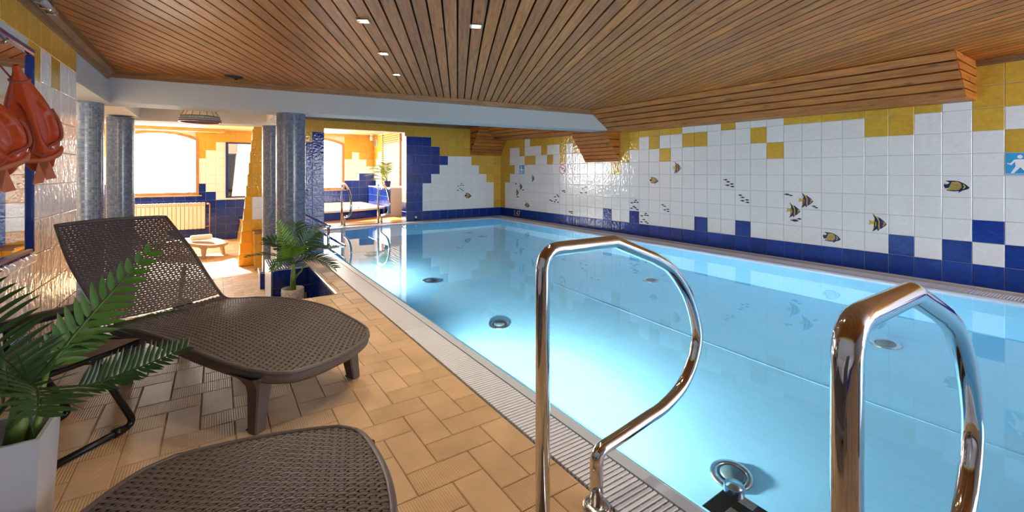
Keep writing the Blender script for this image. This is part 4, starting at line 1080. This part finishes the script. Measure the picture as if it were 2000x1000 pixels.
def P3(x, y, dy): return ony(x, y, PC[1] + dy) - np.array([PC[0], PC[1], LOW + .40])
b2 = P3(573, 515, 0)
MB().tube([(0, 0, 0), b2 * .5, b2], [.030, .026, .016], 10).build('trunk', STEM, p2)
MB().tube([b2 * .45, P3(588, 530, 0), P3(595, 515, .0)], [.014, .010, .006], 8).build('stalk', STEM, p2)
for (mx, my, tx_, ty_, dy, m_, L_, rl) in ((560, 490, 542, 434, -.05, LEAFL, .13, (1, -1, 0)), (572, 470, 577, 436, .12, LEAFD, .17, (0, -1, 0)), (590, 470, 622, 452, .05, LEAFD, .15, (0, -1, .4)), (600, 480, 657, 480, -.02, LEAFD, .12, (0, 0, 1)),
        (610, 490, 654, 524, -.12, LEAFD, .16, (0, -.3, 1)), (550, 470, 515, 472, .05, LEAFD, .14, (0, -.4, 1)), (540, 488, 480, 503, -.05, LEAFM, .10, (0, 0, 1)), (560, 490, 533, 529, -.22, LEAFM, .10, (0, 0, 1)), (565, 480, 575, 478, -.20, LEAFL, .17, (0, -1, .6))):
    frond(p2, b2 * .95, P3(mx, my, dy * .5), P3(tx_, ty_, dy), L_, 15, m_, .2, .020, False, .6, rl, .2)
# palm on the ledge of the whirlpool alcove
PA = np.array([-2.17, 1.85, .681])
lg = struct('alcove_ledge', MB().box(-2.3, -1.915, 1.2, 3.0, 0, .66), GROUT, 'blue tiled ledge beside the whirlpool')
tile_field(lg, (-2.3, 3.0, 0), (0, -1, 0), (0, 0, 1), [(k * T, (k + 1) * T, r * T + .06, (r + 1) * T + .06, B_TILE) for k in range(9) for r in range(3)])
MB().box(-2.31, -1.912, 1.19, 3.0, .66, .68).build('ledge_top', ACRYL, lg)
p3 = thing('potted_palm', 'sunlit palm in a blue pot on the ledge in the alcove', 'plant', tuple(PA))
MB().lathe([(0, 0), (.07, 0), (.09, .14), (.085, .14), (.08, .12), (0, .12)], (0, 0, 0), 20).build('pot', BFR, p3)
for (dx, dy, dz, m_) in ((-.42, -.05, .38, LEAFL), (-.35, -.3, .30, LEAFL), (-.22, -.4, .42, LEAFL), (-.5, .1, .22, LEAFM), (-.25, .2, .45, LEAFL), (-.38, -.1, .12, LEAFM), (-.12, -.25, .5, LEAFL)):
    frond(p3, (0, 0, .13), (dx * .45, dy * .45, dz * 1.1 + .1), (dx, dy, dz + .05), .20, 14, m_, .3, .022, False, .6, (0, 0, 1), .2)

# --- whirlpool tub
tubp = [(-4.85, 1.0), (-4.3, .93), (-3.78, .98), (-3.40, 1.02), (-3.06, 1.13), (-2.70, 1.30), (-2.40, 1.50), (-2.29, 1.62)]
rim = [tuple(q[:2]) for q in smooth_path([(x, y, 0) for x, y in tubp], 4)]
tb = thing('whirlpool_tub', 'white whirlpool tub with curved blue tiled front', 'tub', (-3.6, 1.0, 0))
back = [(-2.32, 3.78), (-4.85, 3.78)]
outer = rim + back; n = len(outer)
# tiled riser
acc = 0; seg = [(rim[0], rim[0])]
rs = local(MB().add([(x, y, 0) for x, y in rim] + [(x, y, .175) for x, y in rim], [(i, i + 1, len(rim) + i + 1, len(rim) + i) for i in range(len(rim) - 1)]), 'riser', GROUT, tb)
P = [np.array(q) for q in rim]; d_acc = [0]
for a, b_ in zip(P[:-1], P[1:]): d_acc.append(d_acc[-1] + np.linalg.norm(b_ - a))
def along(s):
    i = min(max(int(np.searchsorted(d_acc, s)) - 1, 0), len(P) - 2); t_ = (s - d_acc[i]) / (d_acc[i + 1] - d_acc[i]); return P[i] + (P[i + 1] - P[i]) * t_
k = 0
while (k + 1) * T < d_acc[-1]:
    a, b_ = along(k * T), along((k + 1) * T); d = (b_ - a) / np.linalg.norm(b_ - a); c = (a + b_) / 2
    nn = np.array([d[1], -d[0]])
    o = tile(rs, (c[0] + nn[0] * .004, c[1] + nn[1] * .004, .087), (d[0], d[1], 0), (0, 0, 1), T, .172, B_TILE)
    o.parent = rs; o.matrix_parent_inverse = (Matrix.Translation(tb.location)).inverted(); k += 1
cx_, cy_ = -3.6, 2.5
inner = [(cx_ + (x - cx_) * .80, cy_ + (y - cy_) * .80) for x, y in outer]; inb = [(cx_ + (x - cx_) * .62, cy_ + (y - cy_) * .62) for x, y in outer]
def ring(pts, z, off=0): return [(x, y - off, z) for x, y in pts]
vs = ring(outer, .172, .03) + ring(outer, .205, .035) + ring(outer, .215, .02) + ring(inner, .215) + ring(inner, .17) + ring(inb, -.25)
fs = [(r_ * n + i, r_ * n + (i + 1) % n, (r_ + 1) * n + (i + 1) % n, (r_ + 1) * n + i) for r_ in range(5) for i in range(n)] + [tuple(5 * n + i for i in range(n))]
local(MB().add(vs, fs, None, False), 'shell', ACRYL, tb)
for x, y in ((-3.9, 2.0), (-3.0, 2.2)): local(MB().lathe([(0, .24), (.03, .238), (.035, .215)], (x - .9 * 0, 1.35, 0), 14), 'jet_cap', STEEL, tb)

# --- radiator with pipes below the far window
ra = thing('radiator', 'cream sectional radiator under the bright arched window', 'radiator', (-6.6, 3.72, -.29))
for i in range(17):
    x = -5.92 - .078 * (i + 1)
    s_ = local(MB().bbox(x, x + .072, 3.68, 3.76, -.29, .33, .010), 'section', RADI, ra)
    for zz in (.255, .295): local(MB().box(x + .012, x + .060, 3.674, 3.679, zz, zz + .02), 'louvre', mat('louvre_gold', (.45, .33, .2), .5) if 'louvre_gold' not in MATS else MATS['louvre_gold'], ra)
for z in (.29, -.24): local(MB().tube([(-5.925, 3.72, z), (-5.84, 3.72, z)], .012, 10), 'valve_pipe', BRASS, ra)
local(MB().tube([(-5.84, 3.72, .30), (-5.84, 3.72, LOW)], .012, 10), 'riser_pipe', BRASS, ra)
local(MB().lathe([(0, .04), (.022, .035), (.022, -.01), (0, -.01)], (-5.87, 3.70, .28), 12), 'valve', STEELD, ra)

# --- mirror and wall lamp glow in the far room, low bench and cabinet
fm = thing('wall_mirror', 'narrow far mirror in a blue tiled frame right of the arched window', 'mirror', (-5.25, FY - .008, .42))
local(MB().box(-5.46, -4.99, FY - .02, FY - .012, .45, 1.74), 'glass', MIRROR, fm)
for a in ((-5.515, -4.985, 1.74, 1.775), (-5.515, -4.985, .415, .45), (-5.515, -5.462, .452, 1.738)): local(MB().bbox(a[0], a[1], FY - .03, FY - .008, a[2], a[3], .006), 'frame_bar', BFR, fm)
be = thing('tiled_bench', 'sunlit yellow tiled bench beside the slanted pier', 'bench', (-5.1, 1.6, LOW))
local(MB().prism([(-5.30, .30, LOW), (-4.99, .30, LOW), (-4.99, .30, -.12), (-5.22, .30, -.12)], (0, 3.3, 0)), 'body', O_TILE, be)
local(MB().bbox(-5.24, -4.985, .28, 3.62, -.12, -.095, .006), 'seat_top', O_TILE, be)
cb = thing('tiled_box', 'low yellow tiled box with metal edges behind the rear column', 'cabinet', (-5.05, -.3, LOW))
local(MB().box(-5.165, -4.97, -.50, -.015, LOW, .0), 'body', O_TILE, cb)
local(MB().bbox(-5.18, -4.96, -.515, -.012, .0, .022, .005), 'lid', TEAK, cb)
local(MB().box(-5.172, -5.160, -.507, -.495, LOW, .0), 'edge_strip', STEELD, cb)

# --- camera, vent and louvred shutter in the alcove
cv = thing('security_camera', 'small white security camera under the alcove ceiling', 'camera', (-2.06, 3.55, 2.10))
MB().lathe([(.045, 0), (.045, -.02), (.02, -.03)], (0, 0, 0), 18).build('mount', WHITEP, cv)
mb = MB().lathe([(0, -.10), (.04, -.10), (.048, -.06), (.048, .03), (.0, .04)], (0, 0, 0), 18); mb.v = [(x, y, z - .07) for x, y, z in mb.v]; mb.build('body', WHITEP, cv)
MB().lathe([(0, -.185), (.018, -.182), (.03, -.17)], (0, 0, 0), 14).build('lens', BLACK, cv)
MB().tube([(0.04, .02, -.005), (.12, .1, -.03), (.13, .25, -.02)], .008, 6).build('cable', WHITEP, cv)
vg = thing('wall_vent', 'small square white vent grille high on the alcove wall', 'vent', (-1.917, 3.62, 1.76))
local(MB().bbox(-1.935, -1.916, 3.50, 3.72, 1.76, 1.97, .004), 'frame', WHITEP, vg)
for k in range(5): local(MB().box(-1.94, -1.933, 3.53, 3.69, 1.79 + k * .034, 1.808 + k * .034), 'slat', SIGNK, vg)
sh = thing('louvre_shutter', 'tall sunlit louvred shutter on the alcove right wall', 'shutter', (-1.92, 2.3, .7))
for y0, y1 in ((1.55, 1.60), (2.95, 3.0)): local(MB().bbox(-1.965, -1.92, y0, y1, .70, 2.06, .005), 'stile', PINE, sh)
for k in range(24): local(MB().bbox(-1.96, -1.925, 1.605, 2.945, .72 + k * .055, .748 + k * .055, .004), 'louvre', PINE, sh)

# --- orange rescue floats hung by the mirror
def make_float(label, top, bot, wdt, dpt, faces):
    top = np.array(top, float); bot = np.array(bot, float); ax_ = bot - top; Ln = np.linalg.norm(ax_); ax_ /= Ln
    t = thing('rescue_float', label, 'rescue float', tuple(bot), group='orange rescue floats')
    wv = np.array([.86, .5, 0]); wv = wv - ax_ * (wv @ ax_); wv /= np.linalg.norm(wv); dv = np.cross(ax_, wv); dv = dv if dv[1] < 0 else -dv
    prof = [(0, .10), (.02, .15), (.06, .19), (.15, .38), (.30, .70), (.45, .92), (.58, 1.0), (.70, .96), (.80, .80), (.86, .66), (.90, .58), (.94, .50), (.97, .36), (1.0, .06)]
    G = []; NS, NA = 72, 64
    def rad(s, a):
        r_ = cinterp(s, [q[0] for q in prof], [q[1] for q in prof]); ca, sa = math.cos(a), math.sin(a)
        f_ = 1.0
        # grip recesses either side of a central spine on the room side
        for a0 in (.95, PI - .95):
            da = (a - a0 + PI) % (2 * PI) - PI; e = (da / .42) ** 2 + ((s - .50) / .20) ** 2
            if e < 1.4: f_ -= .34 * max(0, min(1, (1.4 - e) / .45))
        da = (a - PI / 2 + PI) % (2 * PI) - PI
        f_ += .10 * math.exp(-(da / .16) ** 2)
        return r_ * f_
    for i in range(NS + 1):
        s = i / NS; row = []
        for j in range(NA + 1):
            a = 2 * PI * j / NA; r_ = rad(s, a); row.append(top + ax_ * Ln * s + wv * wdt * r_ * math.cos(a) + dv * dpt * r_ * math.sin(a))
        G.append(row)
    local(MB().grid(G, None, True), 'shell', ORANGE, t)
    P_ = lambda s, a, k=1.06: top + ax_ * Ln * s + wv * wdt * rad(s, a) * k * math.cos(a) + dv * dpt * rad(s, a) * k * math.sin(a)
    local(MB().tube(smooth_path([P_(.12, a, 1.08) for a in np.linspace(-.3, PI + .3, 9)], 4), .006, 7), 'grab_rope', ROPE, t)
    local(MB().tube(smooth_path([P_(.42, -.25), P_(.52, .1), P_(.64, .5), P_(.70, 1.0), P_(.74, PI / 2), P_(.70, 2.1), P_(.62, 2.6), P_(.52, PI), P_(.42, PI + .25)], 5), .007, 7), 'grab_rope', ROPE, t)
    q = P_(.80, PI / 2, 1.04)
    local(MB().tube([P_(.80, a, 1.05) for a in np.linspace(-.5, PI + .5, 20)], .012, 6, flat=1.6), 'strap', STRAP, t)
    for dy, dz in ((-.018, -.10), (.026, -.09)):
        e1 = q + wv * dy + np.array([0, 0, dz]); mbs = MB(); w2 = wv * .018
        mbs.add([q - w2, q + w2, e1 + w2, e1 - w2, q - w2 + dv * .006, q + w2 + dv * .006, e1 + w2 + dv * .006, e1 - w2 + dv * .006], [(0, 1, 2, 3), (7, 6, 5, 4), (0, 4, 5, 1), (1, 5, 6, 2), (2, 6, 7, 3), (3, 7, 4, 0)]); local(mbs, 'strap_tail', STRAP, t)
    h = top + np.array([-.02, -.10, -.02]); local(MB().tube([P_(.10, PI + .2, 1.05), h, (LW + .012, h[1] - .02, h[2] + .02)], .004, 6), 'hanging_cord', ROPE, t)
    return t
make_float('glossy orange rescue float hanging at the right edge of the mirror', onx(31, 127, -6.40), onx(84, 335, -6.40), .088, .075, 0)
make_float('dull orange rescue float cut by the left picture edge', onx(-60, 160, -6.42), onx(-2, 345, -6.42), .105, .075, 0)
hk = thing('wall_hook', 'small metal hook above the rescue floats', 'hook', (LW + .012, -6.06, 1.62))
MB().tube([(0, 0, 0), (.05, 0, -.005), (.06, 0, .02)], .005, 8).build('hook_bar', STEELD, hk); MB().bbox(-.002, .004, -.012, .012, -.02, .02, .002).build('plate', STEELD, hk)

# --- fish printed on the tiles, signs and depth mark
def fish_shapes(kind):
    """list of (material, polygon) in a unit box, x to the right (head), y up"""
    if kind == 'small': return [(NAVY, [(-.5, .22), (-.36, .06), (-.05, .26), (.15, .24), (.42, .08), (.5, 0), (.42, -.08), (.12, -.26), (-.08, -.24), (-.36, -.06), (-.5, -.24), (-.44, 0)])]
    if kind == 'angel':
        S = [(NAVY, [(-.24, .52), (-.06, .38), (.14, .30), (.34, .14), (.50, -.03), (.38, -.15), (.26, -.26), (.12, -.34), (.04, -.46), (.0, -.33), (-.10, -.40), (-.26, -.50), (-.14, -.24), (-.16, .0), (-.12, .24)]),
             (FYEL, [(-.16, .10), (-.30, .10), (-.42, .16), (-.40, .0), (-.44, -.14), (-.32, -.09), (-.16, -.06)]),
             (FYEL, [(-.18, .46), (-.02, .28), (.08, .06), (.06, -.16), (.08, -.34), (.14, -.30), (.13, -.10), (.14, .08), (.05, .32)]),
             (FYEL, [(-.13, .12), (-.08, .0), (-.10, -.18), (-.20, -.40), (-.13, -.28), (-.05, -.14), (-.04, .02)]),
             (FYEL, [(.30, .10), (.34, .0), (.28, -.14), (.32, -.16), (.40, -.02), (.50, -.03), (.38, .06)])]
        return S
    S = [(NAVY, [(-.44, .46), (-.10, .46), (.12, .40), (.34, .20), (.5, -.06), (.44, -.18), (.24, -.30), (.06, -.5), (.10, -.36), (-.14, -.38), (-.40, -.32), (-.30, -.12), (-.44, -.16), (-.5, .06), (-.46, .24), (-.34, .18), (-.26, .30)])]
    S.append((FYEL, [(-.28, -.04), (-.18, .36), (.06, .36), (.18, .22), (.20, -.06), (.10, -.26), (-.14, -.30), (-.36, -.28)]))
    for k in range(6):
        y = .28 - .1 * k; S.append((NAVY, [(-.27, y), (.19, y - .10), (.19, y - .135), (-.27, y - .03)]))
    S.append((FYEL, [(.24, .16), (.30, .0), (.24, -.16), (.28, -.18), (.36, -.02), (.30, .16)])); S.append((FYEL, [(-.49, .2), (-.46, .24), (-.36, .16), (-.40, .14)]))
    return S
def fish(parent, c, U, V, Nn, wdt, hgt, kind, lift=.0072):
    c = np.array(c, float); U, V, Nn = (np.array(q, float) for q in (U, V, Nn)); mb = MB()
    for k, (m_, poly) in enumerate(fish_shapes(kind)):
        l_ = lift + .00025 * k
        bm = bmesh.new(); vv = [bm.verts.new((x * wdt, y * hgt, 0)) for x, y in poly]; bm.faces.new(vv); bmesh.ops.triangulate(bm, faces=bm.faces[:]); bm.verts.index_update()
        mb.add([c + U * v.co.x + V * v.co.y + Nn * l_ for v in bm.verts], [[v.index for v in f_.verts] for f_ in bm.faces], m_); bm.free()
    return mb.build('fish_print', None, parent)
RW = ((0, -1, 0), (0, 0, 1), (-1, 0, 0)); BWn = ((1, 0, 0), (0, 0, 1), (0, -1, 0))
def rfish(px, py, wpx, hpx, kind):
    a = onx(px - wpx / 2, py, 0); b_ = onx(px + wpx / 2, py, 0); c = onx(px, py, 0); t_ = onx(px, py - hpx / 2, 0)
    if kind == 'small': wpx *= 1.2; hpx *= 1.35
    a = onx(px - wpx / 2, py, 0); b_ = onx(px + wpx / 2, py, 0); t_ = onx(px, py - hpx / 2, 0)
    fish(wr, c, *RW, abs(b_[1] - a[1]), 2 * (t_[2] - c[2]), kind)
def bfish(px, py, wpx, hpx, kind):
    a = ony(px - wpx / 2, py, 0); b_ = ony(px + wpx / 2, py, 0); c = ony(px, py, 0); t_ = ony(px, py - hpx / 2, 0)
    fish(wb, c, *BWn, abs(b_[0] - a[0]), 2 * (t_[2] - c[2]), kind)
c1 = lambda x, y: (960 + x / 5, 240 + y / 5); c2 = lambda x, y: (1120 + x / 3.845, 220 + y / 3.845); c3 = lambda x, y: (1300 + x / 3.03, 200 + y / 3.03); c5 = lambda x, y: (1500 + x / 5, 340 + y / 5)
for x, y in ((622, 722), (645, 706), (656, 720), (575, 753), (590, 763), (632, 752), (618, 770), (652, 775), (697, 665), (712, 660), (716, 676), (765, 868), (784, 866), (785, 882), (240, 595), (310, 655), (258, 722)): rfish(*c1(x, y), 4.2, 3.2, 'small')
for x, y in ((140, 520), (190, 520), (70, 570), (92, 560), (60, 602), (95, 600), (440, 677), (470, 658), (462, 672), (483, 673), (437, 718), (455, 705), (467, 715), (481, 727), (515, 775), (545, 757), (540, 770), (558, 772), (530, 803), (512, 820), (545, 818), (557, 829), (672, 692), (687, 703), (688, 730), (711, 725), (712, 741)): rfish(*c2(x, y), 5.6, 3.4, 'small')
for x, y in ((356, 458), (371, 470), (393, 483), (368, 490), (396, 498), (443, 549), (457, 562), (483, 577), (456, 582), (486, 592)): rfish(*c3(x, y), 7.6, 4.4, 'small')
for x, y, ww in ((187, 198, 10), (224, 208, 8), (450, 314, 8), (472, 328, 8), (262, 452, 14), (306, 437, 9)): rfish(*c5(x, y), ww, ww * .5, 'small')
rfish(*c1(405, 540), 7, 16, 'angel'); rfish(*c1(287, 622), 7, 15, 'angel'); rfish(*c1(252, 678), 7, 15, 'angel'); rfish(*c1(352, 804), 9, 10, 'emperor')
rfish(*c2(607, 510), 17, 14, 'emperor'); rfish(*c3(67, 386), 18, 25, 'angel'); rfish(*c5(368, 258), 31, 30, 'angel'); rfish(*c5(247, 355), 29, 30, 'angel')
rfish(*c5(624, 620), 35, 21, 'emperor'); rfish(*c5(1068, 478), 38, 35, 'angel'); rfish(*c5(1842, 122), 51, 25, 'emperor')
cb_ = lambda x, y: (780 + x / 4.545, 230 + y / 4.545)
for x, y in ((521, 607), (543, 600), (552, 586), (565, 599), (538, 627), (518, 644), (552, 637), (563, 646)): bfish(*cb_(x, y), 4.6, 3.0, 'small')
bfish(*cb_(608, 692), 13, 12, 'emperor')

def flat(mb, polys, U, V, Nn, c, m, lift):
    c = np.array(c, float); U, V, Nn = (np.array(q, float) for q in (U, V, Nn))
    for poly in polys:
        bm = bmesh.new(); vv = [bm.verts.new((x, y, 0)) for x, y in poly]; bm.faces.new(vv); bmesh.ops.triangulate(bm, faces=bm.faces[:]); bm.verts.index_update()
        mb.add([c + U * v.co.x + V * v.co.y + Nn * lift for v in bm.verts], [[v.index for v in f_.verts] for f_ in bm.faces], m); bm.free()
def disc(x, y, r, n=20): return [(x + r * math.cos(2 * PI * k / n), y + r * math.sin(2 * PI * k / n)) for k in range(n)]
def sign(name, label, c, size):
    t = thing(name, label, 'sign', tuple(c)); return t
S_ = .19
c = np.array([-.006, -41.5 * T, 5.5 * T])
sg = sign('pictogram_sign', 'blue square sign with white standing figure at the right edge', c, S_)
local(MB().box(-.009, -.006, c[1] - S_ / 2, c[1] + S_ / 2, c[2] - S_ / 2, c[2] + S_ / 2), 'panel', SIGNB, sg)
man = [disc(-.012, .062, .016), [(-.034, .040), (.010, .040), (.022, .036), (.046, .004), (.062, .002), (.060, -.008), (.040, -.006), (.020, .018), (.016, -.018), (.046, -.078), (.026, -.078), (-.010, -.028), (-.046, -.078), (-.066, -.078), (-.036, -.018), (-.042, .018), (-.062, -.010), (-.084, .002), (-.086, .012), (-.068, .006), (-.046, .036)],
       [(-.095, -.083), (.095, -.083), (.095, -.087), (-.095, -.087)], [(.066, -.05), (.072, -.05), (.072, .02), (.066, .02)], [(.058, -.016), (.088, -.016), (.088, -.021), (.058, -.021)], [(.058, -.036), (.088, -.036), (.088, -.041), (.058, -.041)], [(.058, .006), (.088, .006), (.088, .001), (.058, .001)]]
mb = MB(); flat(mb, man, *RW, c, SIGNW, .0036); local(mb, 'figure', None, sg)
c = np.array([-.006, -4.5 * T, 5.5 * T])
sg = sign('pictogram_sign', 'small blue sign with white bather figure near the far corner', c, S_)
local(MB().box(-.009, -.006, c[1] - S_ / 2, c[1] + S_ / 2, c[2] - S_ / 2, c[2] + S_ / 2), 'panel', SIGNB, sg)
mb = MB(); flat(mb, [disc(-.02, .055, .018), [(-.05, .03), (.0, .03), (.012, -.012), (.06, -.02), (.06, -.032), (-.06, -.03)], [(-.09, -.005), (.09, -.005), (.09, .003), (-.09, .003)], [(-.06, -.05), (-.02, -.05), (-.02, -.085), (-.06, -.085)], [(.0, -.05), (.02, -.05), (.02, -.085), (.0, -.085)], [(.04, -.05), (.075, -.05), (.075, -.062), (.04, -.062)]], *RW, c, SIGNW, .0036); local(mb, 'figure', None, sg)
c = np.array([-.006, -11.5 * T, 5.47 * T])
sg = sign('no_diving_sign', 'round red and white prohibition sign with diving figure', c, S_)
mb = MB(); flat(mb, [disc(0, 0, .098, 36)], *RW, c, SIGNR, .001); local(mb, 'red_ring', None, sg)
mb = MB(); flat(mb, [disc(0, 0, .080, 36)], *RW, c, SIGNW, .0016); local(mb, 'white_disc', None, sg)
mb = MB(); flat(mb, [[(-.045, .035), (-.03, .045), (.02, .02), (.045, .03), (.05, .02), (.02, .005), (-.03, .025)], [(-.05, -.01), (-.02, .025), (-.01, .02), (-.04, -.015)], [(.045, -.05), (.075, -.05), (.075, .01), (.06, .01), (.06, -.03), (.045, -.03)], disc(-.052, .04, .012)], *RW, c, SIGNK, .0022); local(mb, 'figure', None, sg)
mb = MB(); flat(mb, [[(-.062, .052), (-.052, .062), (.062, -.052), (.052, -.062)]], *RW, c, SIGNR, .0028); local(mb, 'slash', None, sg)
def text_obj(txt, size, m, R, loc, name, parent=None, xs=1.0):
    cu = bpy.data.curves.new(name, 'FONT'); cu.body = txt; cu.size = size; cu.align_x = 'CENTER'; cu.align_y = 'CENTER'; cu.extrude = .0004
    o = bpy.data.objects.new('tmp', cu); col.objects.link(o); dg = bpy.context.evaluated_depsgraph_get()
    me = bpy.data.meshes.new_from_object(o.evaluated_get(dg)); bpy.data.objects.remove(o); me.materials.clear(); me.materials.append(m)
    n_ = bpy.data.objects.new(name, me); col.objects.link(n_)
    M = Matrix(R).to_4x4(); M.translation = Vector(loc); n_.matrix_world = M @ Matrix.Diagonal((xs, 1, 1, 1)); return n_
RM = [[0, 0, -1], [-1, 0, 0], [0, 1, 0]]
pn = onx(1010, 414.5, 0)
tag(text_obj('1.47', .18, NUMY, RM, (-.0085, pn[1], .10), 'depth_mark', None, .85), 'yellow depth number on the blue tile row near the far corner', 'marking')
# little water outlet on the back wall
p = ony(812, 424, 0); ot = thing('wall_outlet', 'small chrome water outlet in the blue tiles beside the opening', 'outlet', (p[0], -.007, p[2]))
mb = MB().lathe([(.03, 0), (.03, .008), (.022, .012), (.014, .012), (.012, .004), (0, .004)], (0, 0, 0), 18); mb.v = [(x, -z, y) for x, y, z in mb.v]; mb.build('rosette', STEELD, ot)
mb = MB().lathe([(.011, 0), (.010, .018), (0, .02)], (0, 0, 0), 12); mb.v = [(x, -z, y) for x, y, z in mb.v]; mb.build('nozzle', STEEL, ot)
